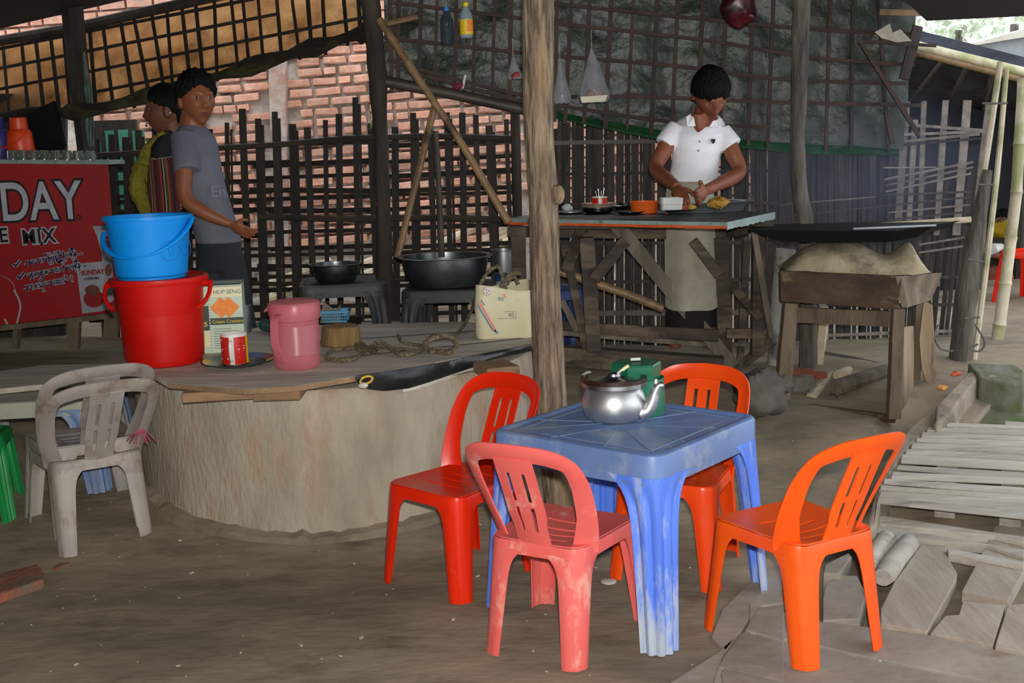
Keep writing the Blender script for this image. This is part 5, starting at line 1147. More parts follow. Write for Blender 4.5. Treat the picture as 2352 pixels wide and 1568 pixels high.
for (a, ya, b, yb_, r0, r1) in (((1556, 292), 7.03, (1524, 332), 6.99, .058, .060), ((1656, 302), 7.02, (1683, 336), 6.98, .06, .062)):
    A, B = P(*a, ya), P(*b, yb_); sb.tube([A, A.lerp(B, .5), B], [r0, (r0 + r1) / 2, r1], 18)
so = sb.build('polo_shirt', 'shirt_white', ck, True); remesh(so, .0085, 3)
for sg, pts in ((-1, [(1586, 260), (1593, 270), (1600, 290), (1578, 291), (1576, 268)]), (1, [(1645, 264), (1640, 274), (1628, 292), (1650, 293), (1658, 274)])):
    q = [P(u, v, 6.93 if i in (0,) else 6.897) for i, (u, v) in enumerate(pts)]; mb = MB(); mb.prism(q, (0, .02, 0)); mb.build('collar', 'shirt_white', so, True, bevel=.004)
for (u, v) in ((1607, 325), (1604, 346)):
    mb = MB(); mb.ell(P(u, v, 6.9), (.005, .004, .005), 8, 6); mb.build('button', 'ink_dark', so, True)
mat('emblem', C('#22262f'), rough=.8); q = [P(u, v, 6.893) for u, v in ((1634, 319), (1643, 319), (1643, 325), (1639, 330), (1635, 325))]; mb = MB(); mb.prism(q, (0, .03, 0)); mb.build('emblem', 'emblem', so, True)
ap = MB()
def ap_fn(a, b):
    v = 417 + (714 - 417) * b; hw = interp([(0, 50), (.15, 56), (.4, 58), (1, 58)], b); u = 1584 + (2 * a - 1) * hw + 4 * b; t = 2 * a - 1
    p = P(u, v + (10 * abs(t) ** 6 * -1 if b > .9 else 0), 6.90 + .09 * t * t - .03 * b); p.y += .012 * math.sin(a * 9 + b * 2) * b; return p
ap.grid(ap_fn, 24, 26); ap.build('apron', 'apron_cloth', ck, True, smooth=True, fix=False, solid=.004)
mb = MB(); torso(mb, [(1590, 415, 52, .112, 0), (1590, 500, 55, .125, 0), (1588, 640, 58, .135, 0), (1588, 748, 60, .135, 0)], 7.05); mb.build('sarong', 'sarong_black', ck, True, smooth=True)

# ---- the boy
Yb = 7.12; by = thing('person', 'boy in a grey t-shirt standing behind the cracker tin, looking over', 'person', (P(500, 850, Yb).x, Yb, G(0, Yb)))
hs = 1.30; hc = P(452, 231, Yb); HM = Matrix.Rotation(.62, 3, 'Z') @ Matrix.Rotation(.02, 3, 'X')
body = MB(); add_head(body, hc, hs, HM)
body.tube([P(438, 318, Yb + .02), P(442, 290, Yb + .01), P(446, 255, Yb + .01)], [.095, .078, .07], 16)
torso(body, [(440, 300, 28, .09, 0), (450, 340, 42, .1, 0), (466, 430, 42, .1, 0), (497, 540, 44, .1, 0), (503, 580, 42, .1, 0)], Yb)
q = cat_rom([P(424, 322, 7.02), P(424, 390, 6.96), P(427, 456, 6.92), P(478, 492, 6.91), P(530, 514, 6.92)], 6)
body.tube(q, [interp([(0, .055), (.4, .047), (.55, .045), (.7, .043), (1, .026)], k / (len(q) - 1)) for k in range(len(q))], 14)
w0 = P(530, 514, 6.92); hand(body, w0, P(566, 534, 6.92) - w0, Vector((.2, -.5, 1)), 1.05, .55)
for (u0, u1) in ((492, 490), (520, 566)):
    body.tube([P(u0, 560, Yb), P((u0 + u1) / 2, 680, Yb), P(u1, 790, Yb + .02), P(u1, 846, Yb + .02)], [.07, .066, .05, .036], 12)
    f0 = P(u1, 850, Yb); body.ell(Vector((f0.x + .04, Yb, G(0, Yb) + .03)), (.105, .04, .028), 12, 8)
bo = body.build('body', 'skin_boy', by, True); remesh(bo, .0058, 2)
face_bits(by, hc, hs, HM, .95, .2); add_hair('hair', by, hc, hs, HM, math.radians(52), math.radians(84), math.radians(118), .026, 8)
sb = MB(); torso(sb, [(441, 286, 24, .085, .02), (442, 296, 34, .10, .01), (448, 318, 46, .115, 0), (452, 345, 49, .12, 0), (458, 385, 50, .125, 0), (467, 430, 50, .125, 0), (481, 480, 51, .125, 0), (497, 530, 52, .13, 0), (503, 557, 52, .13, 0)], Yb)
A, B = P(424, 312, 7.06), P(430, 394, 6.96); sb.tube([A, A.lerp(B, .4), B], [.085, .082, .078], 18)
so = sb.build('t_shirt', 'shirt_grey', by, True); remesh(so, .0085, 3)
text_mesh('shirt_print', 'En', .09, MATS['shirt_print'], Matrix.Translation(P(484, 452, Yb - .138) - Vector(by.location)) @ Matrix.Rotation(.35, 4, 'Z') @ Matrix.Rotation(PI / 2, 4, 'X'), so, extrude=.004)
mb = MB(); torso(mb, [(500, 535, 47, .118, 0), (504, 560, 50, .125, 0), (506, 590, 49, .125, 0), (508, 620, 48, .12, 0)], Yb)
for (u0, u1) in ((492, 490), (520, 566)): mb.tube([P(u0, 590, Yb), P((u0 + u1) / 2, 680, Yb), P(u1, 775, Yb + .02), P(u1, 812, Yb + .02)], [.105, .092, .072, .07], 16)
pt = mb.build('trousers', 'trousers', by, True); remesh(pt, .01, 3)

# ---- the woman
Yw = 7.42; wo = thing('person', 'woman in profile wearing a black and striped top with a yellow scarf', 'person', (P(378, 850, Yw).x, Yw, G(0, Yw)))
hs = 1.26; hc = P(382, 254, Yw); HM = Matrix.Rotation(-1.36, 3, 'Z') @ Matrix.Rotation(.02, 3, 'X')
body = MB(); add_head(body, hc, hs, HM); body.tube([P(398, 335, Yw), P(398, 300, Yw), P(392, 268, Yw)], [.085, .062, .062], 14)
torso(body, [(385, 318, 24, .1, 0), (380, 360, 28, .11, 0), (376, 480, 28, .1, 0)], Yw)
for du in (-14, 14): body.tube([P(380 + du, 600, Yw), P(380 + du, 740, Yw), P(380 + du, 850, Yw)], [.07, .05, .035], 10); body.ell(Vector((P(380 + du, 850, Yw).x - .04, Yw, G(0, Yw) + .03)), (.1, .04, .028), 12, 8)
bo = body.build('body', 'skin_woman', wo, True); remesh(bo, .0065, 2)
face_bits(wo, hc, hs, HM, .8); add_hair('hair', wo, hc, hs, HM, math.radians(50), math.radians(84), math.radians(128), .018, 5, .1)
mb = MB(); mb.ell(P(424, 268, Yw), (.06, .06, .07), 16, 10); mb.build('hair_bun', 'hair', wo, True, smooth=True)
mb = MB(); mb.ell(P(390, 259, Yw - .105), (.008, .008, .008), 10, 8); mb.build('earring', 'silver_foil', wo, True, smooth=True)
mb = MB(); torso(mb, [(396, 300, 14, .09, .02), (386, 316, 26, .12, 0), (380, 334, 32, .13, 0), (377, 366, 33, .135, 0)], Yw); yk = mb.build('yoke', 'blouse_black', wo, True, smooth=True)
mb = MB(); torso(mb, [(377, 364, 34, .138, 0), (375, 400, 33, .138, 0), (376, 450, 33, .135, 0), (379, 505, 36, .14, 0), (380, 640, 40, .16, 0)], Yw); mb.build('blouse', 'striped_cloth', wo, True, smooth=True)
mb = MB(); torso(mb, [(380, 600, 40, .15, 0), (380, 720, 42, .16, 0), (380, 835, 44, .17, 0)], Yw); mb.build('skirt', 'sarong_black', wo, True, smooth=True)
mb = MB()
for k in range(7):
    u = 352 + k * 4.2; mb.ell(P(350 + k * 7.2, 366 - k * 1.0 - (k == 0) * 2, Yw - .135), (.011, .004, .004), 6, 4)
mb.build('trim', 'silver_foil', yk, True)
mb = MB(); rings = []
for t in range(20):
    f_ = t / 19; u = interp([(0, 382), (.15, 345), (.35, 330), (.55, 318), (.7, 318), (.85, 332), (1, 345)], f_); v = 303 + 195 * f_; w = interp([(0, 6), (.15, 16), (.35, 20), (.6, 22), (.8, 20), (1, 14)], f_) * px(Yw)
    rings.append(oval(P(u, v, Yw - .06), w, .05, 16))
mb.loft(rings); mb.wobble(.022, 22); mb.build('scarf', 'scarf_yellow', wo, True, smooth=True, angle=25)
# ------------------------------------------------------------------ shop counter with the red coffee banner
mat('banner_red', C('#a01015'), C('#8d0d12'), scale=3, rough=.5); mat('banner_black', C('#0d0e10'), rough=.6); mat('banner_white', C('#b9bac4'), C('#a2a3ae'), scale=14, rough=.6); mat('banner_navy', C('#1c2450'), rough=.6); mat('pack_silver', C('#a8aab6'), C('#8f919d'), scale=6, rough=.5); mat('coffee', C('#7c4a30'), C('#5b3120'), scale=10, rough=.6); mat('cup_red', C('#8e1416'), rough=.5)
YK = 7.95; ZT = 1.762
ct = thing('counter', 'shop counter covered with a red coffee mix banner', 'counter', (P(60, 760, YK).x, YK + .2, G(0, YK)))
tl_ = P(-420, 372, YK); tr_ = P(247, 378, YK); brr = P(272, 716, YK); bll = P(-420, 800, YK)
mb = MB(); mb.prism([tl_, tr_, brr, bll], (0, .012, 0)); bn = mb.build('banner', 'banner_red', ct, True)
mb = MB(); mb.prism([tl_ + Vector((0, .013, 0)), tr_ + Vector((-.1, .013, 0)), brr + Vector((-.1, .013, 0)), bll + Vector((0, .013, 0))], (0, .3, 0)); mb.build('cabinet', 'stove_wood', ct, True)
mb = MB(); mb.prism([P(-420, 372, YK - .03), P(252, 378, YK - .03), P(252, 378, YK - .03) + Vector((-.06, .5, 0)), P(-420, 372, YK - .03) + Vector((0, .5, 0))], (0, 0, .028)); mb.build('counter_top', 'cloth_teal', ct, True, bevel=.003)
mb = MB(); mb.bar(P(-420, 800, YK - .02), P(278, 722, YK - .02), .035, .05, up=(0, 1, 0)); mb.build('bottom_rail', 'stove_leg', ct, True)
for (u, v0, v1, w) in ((172, 736, 800, 26), (258, 724, 775, 30), (40, 752, 800, 12)):
    mb = MB(); mb.bar(P(u, v0, YK + .01), P(u - 4, v1, YK + .01), w * px(YK), .06, up=(0, 1, 0)); mb.build('leg', 'stove_leg', ct, True)
B0 = Vector(ct.location)
def btx(body, u, v, size_px, m_, dy, off=0.0, rot=0.0, sxk=1.0, sz=None, nm='lettering', par=None, shear=0.0, space=1.0):
    p = P(u, v, YK - dy) - B0; s = size_px * px(YK)
    M = Matrix.Translation(p) @ Matrix.Rotation(PI / 2, 4, 'X') @ Matrix.Rotation(rot, 4, 'Z') @ Matrix.Diagonal((sxk, 1, 1, 1))
    return text_mesh(nm, body, s, MATS[m_], M, par or bn, offset=off * px(YK), shear=shear, extrude=.0015, space=space)
for o_, m_, dy in ((7.0, 'banner_black', .004), (1.6, 'banner_white', .0085)):
    btx('DAY', 2, 506, 122, m_, dy, o_, .0, .76); btx('SUN', -196, 506, 122, m_, dy, o_, .0, .76)
for o_, m_, dy in ((4.2, 'banner_white', .004), (.9, 'banner_black', .0085)):
    btx('MIX', 52, 560, 46, m_, dy, o_, .03, .9, space=1.12); btx('COFFEE', -132, 564, 46, m_, dy, o_, .03, .9, space=1.08)
btx('®', 176, 505, 16, 'banner_black', .004, .4)
for k, (s, u, v) in enumerate((('အရသာပြီးပြည့်စုံခြင်း ...', 57, 610), ('များများသောက်ရခြင်း ...', 64, 638), ('ဘာလိုသေးလဲ ?', 56, 668))):
    for o_, m_, dy in ((2.0, 'banner_white', .004), (.15, 'banner_navy', .0085)): btx(s, u, v, 17 if k < 2 else 20, m_, dy, o_, .17, .8 if k < 2 else .9)
for (u, v) in ((30, 613), (39, 641)):
    for w_, m_, dy in ((7.5, 'banner_white', .003), (3.6, 'banner_navy', .006)):
        mb = MB(); a, b, c_ = P(u, v - 8, YK - dy), P(u + 6, v - 1, YK - dy), P(u + 17, v - 16, YK - dy); mb.bar(a, b, w_ * px(YK), .001, up=(0, 1, 0)); mb.bar(b, c_, w_ * px(YK), .001, up=(0, 1, 0)); mb.build('tick_mark', m_, bn, True)
def bpoly_(pts, m_, dy, nm='print', par=None):
    mb = MB(); mb.prism([P(u, v, YK - dy) for u, v in pts], (0, .001, 0)); return mb.build(nm, m_, par or bn, True)
bpoly_([(212, 519), (251, 518), (258, 600), (262, 690), (240, 700), (236, 640), (234, 585), (222, 540)], 'pack_silver', .003)
pk = bpoly_([(174, 606), (235, 600), (249, 712), (189, 720)], 'pack_silver', .0045)
btx('SUNDAY', 187, 632, 15, 'cup_red', .007, .5, .05, .9, par=bn); btx('COFFEE MIX', 194, 643, 7, 'banner_black', .007, .2, .05, .9, par=bn); btx('S', 239, 568, 34, 'cup_red', .006, 2, .0, 1.0, par=bn)
def disc(u, v, ru, rv, m_, dy):
    bpoly_([(u + ru * math.cos(2 * PI * k / 20), v + rv * math.sin(2 * PI * k / 20)) for k in range(20)], m_, dy)
disc(216, 686, 24, 20, 'cup_red', .0062); disc(212, 666, 17, 12, 'coffee', .0075); disc(249, 620, 8, 14, 'coffee', .0052)
for pts in ([(0, 632), (18, 640), (30, 652), (36, 668)], [(32, 666), (44, 690), (46, 710), (38, 745)], [(10, 732), (18, 746)]):
    q = cat_rom([P(u, v, YK - .004) for u, v in pts], 6); mb = MB(); mb.tube(q, .006, 6, sq=.3); mb.build('print_swirl', 'banner_white', bn, True)
# things on the counter
ztop = P(100, 375, YK - .03).z + .028
def onC(u, Y=YK + .1):
    p = P(u, 366, Y); p.z = ztop - (u - 100) / 1000 * .0; 
    return Vector((p.x, Y, P(u, 372 + 6 * (u + 420) / 672, YK - .03).z + .028))
m = px(8.1)
mat('flask_orange', C('#dd4a1c'), C('#d14116'), rough=.4); mat('flask_purple', C('#3a3a7c'), C('#31316c'), rough=.4)
def flask(label, u, mname, withh):
    c = onC(u, YK + .2); f = thing('thermos_flask', label, 'flask', c)
    mb = MB(); mb.lathe([(31 * m, 0), (32 * m, .006), (29 * m, 40 * m), (27 * m, 60 * m), (24 * m, 66 * m), (20 * m, 68 * m)], 28); bd_ = mb.build('body', mname, f, smooth=True)
    mb = MB(); mb.lathe([(20 * m, 68 * m), (20.5 * m, 70 * m), (19 * m, 92 * m), (17 * m, 94 * m), (.004, 94 * m)], 28); mb.build('cup_lid', mname, f, smooth=True)
    if withh:
        q = cat_rom([(-24 * m, -.01, 56 * m), (-36 * m, -.02, 57 * m), (-39 * m, -.02, 48 * m), (-35 * m, -.02, 14 * m), (-29 * m, -.01, 4 * m)], 5); mb = MB(); mb.tube(q, 3.2 * m, 8); mb.build('handle', mname, f, smooth=True)
        q = cat_rom([(24 * m, -.04, 62 * m), (5 * m, -31 * m, 40 * m), (-20 * m, -34 * m, 29 * m), (-46 * m, -20 * m, 32 * m), (-44 * m, -8 * m, 38 * m)], 5); mb = MB(); mb.tube(q, 2.6 * m, 8, sq=.6); mb.build('strap', mname, f, smooth=True)
flask('orange plastic thermos flask with a handle on the counter', 50, 'flask_orange', True); flask('purple thermos flask at the left edge of the counter', -2, 'flask_purple', False)
mat('cup_glass', C('#c9d6cc'), rough=.05, glass=.9); mat('glass_rim', C('#cfd6d2'), rough=.1, alpha=.6)
names = ['first', 'second', 'third', 'fourth', 'fifth', 'sixth', 'seventh', 'eighth']
for k, u in enumerate((30, 54, 78, 102, 127, 154, 180, 207)):
    c = onC(u, YK + .03); g = thing('glass_cup', f'upturned glass tea cup, {names[k]} from the left in the row on the counter', 'glass', c, 0, 'glass tea cups on the counter')
    mb = MB(); mb.lathe([(12 * m, 0), (12 * m, .01), (11 * m, 20 * m), (9 * m, 21 * m), (9.5 * m, 19 * m), (10.5 * m, .004)], 20); mb.build('cup', 'cup_glass', g, smooth=True)
    mb = MB(); mb.tube(cat_rom([(8 * m, -8 * m, 17 * m), (15 * m, -11 * m, 14 * m), (17 * m, -11 * m, 5 * m), (12 * m, -5 * m, 2 * m)], 4), 1.6 * m, 7); mb.build('handle', 'cup_glass', g, smooth=True)
mb = MB(); mb.prism([P(60, 262, YK + .35), P(122, 232, YK + .35), P(148, 338, YK + .35), P(70, 352, YK + .35)], (0, .05, 0)); o = mb.build('display_board', 'soot'); tag(o, 'black board leaning behind the orange flask on the counter', 'board')
rgp = thing('cloth_rag', 'grey green rag hanging from the dark post by the counter', 'rag', P(203, 336, 8.4)); mat('rag', C('#6e8578'), C('#4f6257'), scale=9, rough=.95, bump=.4)
mb = MB(); rr = []
for k in range(16):
    f_ = k / 15; u = interp([(0, 193), (.3, 200), (.55, 206), (1, 210)], f_); v = 120 + 216 * f_; w = interp([(0, 1.5), (.2, 4), (.4, 11), (.55, 8), (.8, 11), (1, 5)], f_)
    rr.append([P(u - w + 2 * w * j / 8, v, 8.42) + Vector((0, .02 * math.sin(j * 1.9 + f_ * 3), 0)) for j in range(9)])
mb.loft(rr, cap=False, closed=False); mb.build('cloth', 'rag', rgp, True, smooth=True, fix=False, solid=.004)

# ------------------------------------------------------------------ things hanging on the green screen
def hang_bottle(label, u, v0, v1, w, capm, bodym, lab=None):
    Yh = 7.31; m = px(Yh); b = P(u, v1, Yh); h = P(u, v0, Yh).z - b.z; f = thing('bottle', label, 'bottle', b)
    mb = MB(); mb.lathe([(w * m * .8, 0), (w * m, .01), (w * m * .96, h * .3), (w * m, h * .55), (w * m * .9, h * .7), (w * m * .4, h * .85), (w * m * .36, h * .9)], 24); bd_ = mb.build('body', bodym, f, smooth=True)
    mb = MB(); mb.lathe([(w * m * .44, h * .89), (w * m * .44, h * .99), (w * m * .38, h), (.003, h)], 16); mb.build('cap', capm, f, smooth=True)
    if lab:
        mb = MB(); mb.lathe([(w * m * 1.015, h * .1), (w * m * 1.015, h * .52)], 24, cap=False); lb = mb.build('label', 'tin_yellow', f, smooth=True, fix=False, solid=.001)
        mb = MB(); rr = [[Vector((math.cos(a) * w * m * 1.03, math.sin(a) * w * m * 1.03, z)) for z in (h * .18, h * .5)] for a in [-1.45 + k * .12 for k in range(11)]]; mb.loft(rr, cap=False, closed=False); mb.build('label_print', 'tin_orange', lb, fix=False, solid=.001)
    mb = MB(); mb.tube([(0, 0, h * .9), (0, .02, h * 1.1), (.0, .05, h * 1.2)], .002, 5); mb.build('string', 'twine', f)
mat('dark_clear', C('#39454f'), rough=.15, alpha=.55)
mat('cap_blue', C('#1c74b8'), rough=.4)
hang_bottle('dark empty water bottle with a blue cap hung on the green screen', 1028, 16, 104, 15, 'cap_blue', 'dark_clear'); hang_bottle('cooking oil bottle with a yellow label hung on the green screen', 1072, 6, 88, 15, 'tin_yellow', 'clear_plastic', True)
mat('bag_clear', C('#a8abb0'), C('#8b8f96'), scale=14, rough=.25, alpha=.42, bump=.5, bscale=20); mat('bun', C('#a9683f'), C('#8a4d2b'), scale=12, rough=.6); mat('bag_red', C('#5a101c'), C('#120a0c'), scale=10, rough=.35)
def bag(label, u, v0, v1, w, mname, Yh=7.28):
    m = px(Yh); f = thing('plastic_bag', label, 'bag', P(u, v1, Yh)); rings = []
    for k in range(16):
        t = k / 15; v = v0 + (v1 - v0) * t; ww = w * m * interp([(0, .04), (.15, .22), (.5, .66), (.8, 1), (.93, 1.02), (1, .8)], t); c = P(u + 6 * t, v, Yh); n_ = 24
        rings.append([c + Vector((ww * math.cos(2 * PI * j / n_) * (1 + .07 * math.sin(j * 3 + t * 5)), ww * .55 * math.sin(2 * PI * j / n_) * (1 + .1 * math.sin(j * 5)), .006 * math.sin(j * 2.1) * t)) for j in range(n_)])
    mb = MB(); mb.loft(rings); mb.build('film', mname, f, True, smooth=True)
    mb = MB(); mb.tube([P(u, v0 + 4, Yh), P(u - 1, v0 - 40, Yh + .06)], .002, 5); mb.build('string', 'twine', f, True); return f
bag('clear plastic bag of brown buns hanging left of the cook', 1359, 110, 236, 35, 'bag_clear')
mb = MB(); q = [P(1333, 222, 7.22), P(1396, 218, 7.22), P(1390, 233, 7.22), P(1336, 236, 7.22)]; mb.prism(q, (0, .1, 0)); o = mb.build('paper_sheet', 'plate_cream'); tag(o, 'folded cream paper lining the bottom of the bun bag', 'paper')
for k, (u, lab) in enumerate(((1356, 'left brown bun inside the hanging plastic bag'), (1376, 'right brown bun inside the hanging plastic bag'))):
    mb = MB(); mb.ell(P(u, 216, 7.26), (.028, .03, .026), 16, 10); o = mb.build('bread_bun', 'bun', smooth=True); tag(o, lab, 'bun')
bag('small clear bag with red sachets hanging beside the trunk', 1178, 128, 182, 16, 'bag_clear', 7.3); mb = MB(); mb.ell(P(1184, 172, 7.29), (.03, .02, .02), 12, 8); mb.wobble(.01, 40); o = mb.build('red_sachet', mat('sachet', C('#a52a2e'), C('#7d1c22'), rough=.4), smooth=True); tag(o, 'crumpled red sachet in the small clear bag', 'sachet')
bag('crumpled clear bag hanging just right of the trunk', 1286, 140, 238, 20, 'bag_clear', 7.3)
mb = MB(); mb.ell(P(1700, 18, 7.1), (38 * px(7.1), .07, 42 * px(7.1)), 24, 16); mb.wobble(.05, 10, 3); o = mb.build('plastic_bag', 'bag_red', smooth=True, angle=25); tag(o, 'dark red and black plastic bag hanging above the cook', 'bag')
mat('newsprint', C('#b0a99b'), C('#8d8779'), scale=12, rough=.9); mb = MB(); mb.prism([P(u, v, 7.27) for u, v in ((2009, 74), (2044, 54), (2050, 75), (2068, 67), (2094, 94), (2060, 97), (2026, 88))], (0, .01, 0)); o = mb.build('newspaper', 'newsprint'); tag(o, 'torn folded newspaper tucked into the top right of the green screen', 'newspaper')
mb = MB(); mb.tube([P(1069, 172, 7.33), P(1065, 190, 7.33), P(1063, 203, 7.33)], [.007, .008, .006], 8, sq=.5); o = mb.build('plastic_spoon', 'white_plastic', smooth=True); tag(o, 'small white plastic stick tucked in the green screen', 'spoon')
mb = MB(); mb.ell(P(1053, 196, 7.32), (.03, .015, .02), 12, 8); mb.wobble(.012, 30); o = mb.build('cloth_scrap', mat('magenta', C('#7c1640'), C('#5c1030'), rough=.8), smooth=True); tag(o, 'small magenta cloth scrap tucked in the green screen', 'cloth')
# ------------------------------------------------------------------ pale bamboo pile behind the fence
PILE = ['pale bamboo pole lowest in the pile behind the smaller bowl', 'long pale bamboo pole passing behind the crooked post', 'pale bamboo pole just below the long one behind the crooked post', 'topmost pale bamboo pole behind the fence above the big bowl', 'second pale bamboo pole from the top above the big bowl', 'third pale bamboo pole from the top above the big bowl', 'fourth pale bamboo pole from the top above the big bowl', 'short pale bamboo pole at the far left of the pile',
        'flattest pale bamboo pole behind the rim of the big bowl', 'short pale bamboo pole at the fence end beside the trunk', 'pale bamboo pole sloping down just right of the trunk', 'pale bamboo pole glimpsed through the fence below the serving table', 'pale bamboo pole glimpsed behind the plate stack on the table', 'pale bamboo pole glimpsed just left of the cook']
for k, (a, b, c, d) in enumerate(((600, 690, 880, 590), (640, 700, 1040, 560), (690, 690, 1000, 600), (900, 610, 1190, 478), (930, 640, 1195, 512), (980, 640, 1200, 540), (1000, 660, 1195, 580), (600, 660, 760, 600), (880, 640, 1180, 600), (1040, 600, 1200, 530), (1180, 500, 1330, 640), (1380, 740, 1560, 560), (1440, 470, 1330, 640), (1560, 380, 1430, 620))):
    mb = MB(); Y = 9.15 + .05 * (k % 5); A = P(a, b, Y); B = P(c, d, Y + .3); mb.tube([A, A.lerp(B, .5), B], .034, 8); o = mb.build('bamboo_pole', 'pile_bamboo' if 'pile_bamboo' in MATS else mat('pile_bamboo', C('#d9c9b2'), C('#b7a58b'), scale=5, rough=.6, vary=.15), smooth=True)
    tag(o, PILE[k], 'pole', 'pale bamboo poles piled behind the fences')
mat('leafgreen', C('#7f9a3c'), C('#5f7a2a'), rough=.6, transl=.3)
for k, (u, v, Y, lab) in enumerate(((1160, 568, 8.6, 'yellow green leaf cluster behind the fence near the trunk'), (858, 291, 8.0, 'small green weed growing from the bricks by the crooked post'), (905, 408, 8.0, 'yellow leaf scrap caught behind the fence'))):
    t = thing('leaf_cluster', lab, 'leaves', P(u, v, Y))
    for j in range(6):
        a = RN.uniform(0, 2 * PI); s = .05 if k == 0 else .025; c = Vector((RN.uniform(-s, s), RN.uniform(-.03, .03), RN.uniform(-.3 * s, .5 * s))); dv = Vector((math.cos(a), .2, math.sin(a) * .6)) * s * 1.6; n_ = Vector((-dv.z, 0, dv.x)).normalized() * s * .4
        mb = MB(); mb.add([c, c + dv * .5 + n_, c + dv, c + dv * .5 - n_, c + dv * .5 + Vector((0, -.008, 0))], [(0, 1, 4), (1, 2, 4), (2, 3, 4), (3, 0, 4)]); mb.build('leaf', 'leafgreen', t, fix=False)

# ------------------------------------------------------------------ left: pale plastic table with a plank, green stool leg
lt = plastic_table('plastic_table', 'faded grey green plastic table with blue legs at the left edge', (-2.42, 5.86, G(-2.3, 5.86) - .02), .10, .36, .46, 'pl_palegreen', 'pl_bluegrey' if 'pl_bluegrey' in MATS else plastic('pl_bluegrey', '#6f86a8', '#3f66b8', '#a3a194', .45, .6, .5, (1, 1, .3), 6), ridges=False)
TLZ = G(-2.3, 5.86) - .02 + .46
mb = MB(); q = [PZ(-120, 868, TLZ + .03), PZ(-120, 905, TLZ + .03), PZ(60, 886, TLZ + .03), PZ(205, 872, TLZ + .03), PZ(340, 858, TLZ + .03), PZ(320, 834, TLZ + .03), PZ(100, 838, TLZ + .03)]
mb.prism(q, (0, 0, -.028)); o = mb.build('plank', 'board', bevel=.003); o.name = 'wooden_plank'; tag(o, 'dark wooden plank lying on the faded table at the left edge', 'plank')
mat('pl_green', C('#1f9a4e'), C('#17803f'), scale=5, rough=.45)
gsx = PG(18, 1218); plastic_table('plastic_stool', 'bright green plastic stool mostly hidden at the left edge', (gsx.x - .2, gsx.y + .2, gsx.z), .2, .14, .42, 'pl_green', 'pl_green', splay=.03, apron=.05, lw=(.1, .05, .035), cat='stool', ridges=False)
# pink raffia tied on the grey chair
tf = thing('raffia_tie', 'frayed pink raffia string tied to the grey chair frame', 'string', PZ(322, 1000, .45)); mat('raffia', C('#b5536f'), C('#8d3b55'), scale=8, rough=.8); rc = P(328, 985, 5.0)
for k in range(9):
    a = -2.6 + k * .22; L_ = RN.uniform(.05, .09); mb = MB(); e = rc + Vector((math.cos(a) * L_, -.02 + .01 * (k % 3), math.sin(a) * L_ * .6 - .02)); mb.tube([rc, rc.lerp(e, .5) + Vector((0, -.01, .012)), e], .0025, 5); mb.build('strand', 'raffia', tf, True)

# ------------------------------------------------------------------ floor details
mat('red_brick_floor', C('#9a5a44'), C('#6e4a3c'), scale=7, rough=.95, bump=.5, dirt=C('#6b5e4d'), dscale=5, dlo=.48, dhi=.6)
def slab(name, label, pts, top, th, mname, cat, group=None, parent=None, bev=.004):
    q = [PZ(u, v, top) for u, v in pts]; mb = MB(); mb.prism(q, (0, 0, -th)); o = mb.build(name, mname, parent, parent is not None, bevel=bev)
    if parent is None: tag(o, label, cat, group)
    return o
slab('buried_brick', 'half buried red brick at the lower left edge', [(-30, 1322), (88, 1292), (106, 1318), (100, 1330), (-30, 1374)], .035, .08, 'red_brick_floor', 'brick', bev=.012)
slab('buried_brick', 'red brick edge showing beneath the stacked grey chairs', [(118, 1304), (148, 1282), (240, 1265), (180, 1284), (130, 1305)], .012, .05, 'red_brick_floor', 'brick', bev=.004)
mat('debris_pale', C('#b9b9ae'), C('#98988c'), rough=.9)
for k, (u, v, r, lab) in enumerate(((1398, 1337, .032, 'flat round tin disc on the floor under the blue table'), (1318, 838, .028, 'pale flat disc lying on the floor beside the trunk'))):
    c = PG(u, v, .0); mb = MB(); mb.lathe([(r, 0), (r, .004), (r * .85, .007), (.003, .006)], 20, c + Vector((0, 0, .002))); o = mb.build('tin_disc', 'debris_pale', smooth=True); tag(o, lab, 'disc')
mb = MB(); rd = random.Random(3)
for k in range(260):
    x = rd.uniform(-2.2, 2.2); y = rd.uniform(2.6, 6.6)
    if (Vector((x, y)) - Vector((WC.x, WC.y))).length < WR + .08: continue
    s = rd.choice((.003, .004, .004, .006, .009)); c = Vector((x, y, G(x, y) + .003)); mb.box(c, (s * rd.uniform(1, 2.6), s, s * .6), Matrix.Rotation(rd.uniform(0, 3), 3, 'Z'))
o = mb.build('floor_litter', 'debris_pale', kind='stuff'); tag(o, 'tiny pale chips and crumbs scattered over the earth floor', 'litter')

# ------------------------------------------------------------------ slatted walkway on the right
ww = struct('floor_walkway', PG(2200, 1080)); rowz = [(2148, 969, 974, 976, 983), (2132, 979, 987, 987, 997), (2119, 991, 1001, 1001, 1009), (2108, 1004, 1010, 1012, 1024), (2096, 1015, 1026, 1027, 1039), (2083, 1030, 1039, 1044, 1055), (2072, 1042, 1059, 1059, 1076), (2063, 1067, 1074, 1084, 1097), (2050, 1082, 1095, 1097, 1108), (2032, 1098, 1106, 1119, 1133), (2025, 1113, 1120, 1137, 1146), (2023, 1126, 1137, 1149, 1171), (2018, 1140, 1151, 1175, 1187)]
for (u0, a, b, c_, d) in rowz:
    q0, q1 = PG(u0, a, .11), PG(u0 - 3, b, .11); r0_, r1_ = PG(2352, c_, .11), PG(2352, d, .11); e = (r0_ - q0) * 1.5; f_ = (r1_ - q1) * 1.5
    mb = MB(); mb.prism([q0, q1, q1 + f_, q0 + e], (0, 0, -.013)); mb.build('slat', 'wood_weathered', ww, True, bevel=.003)
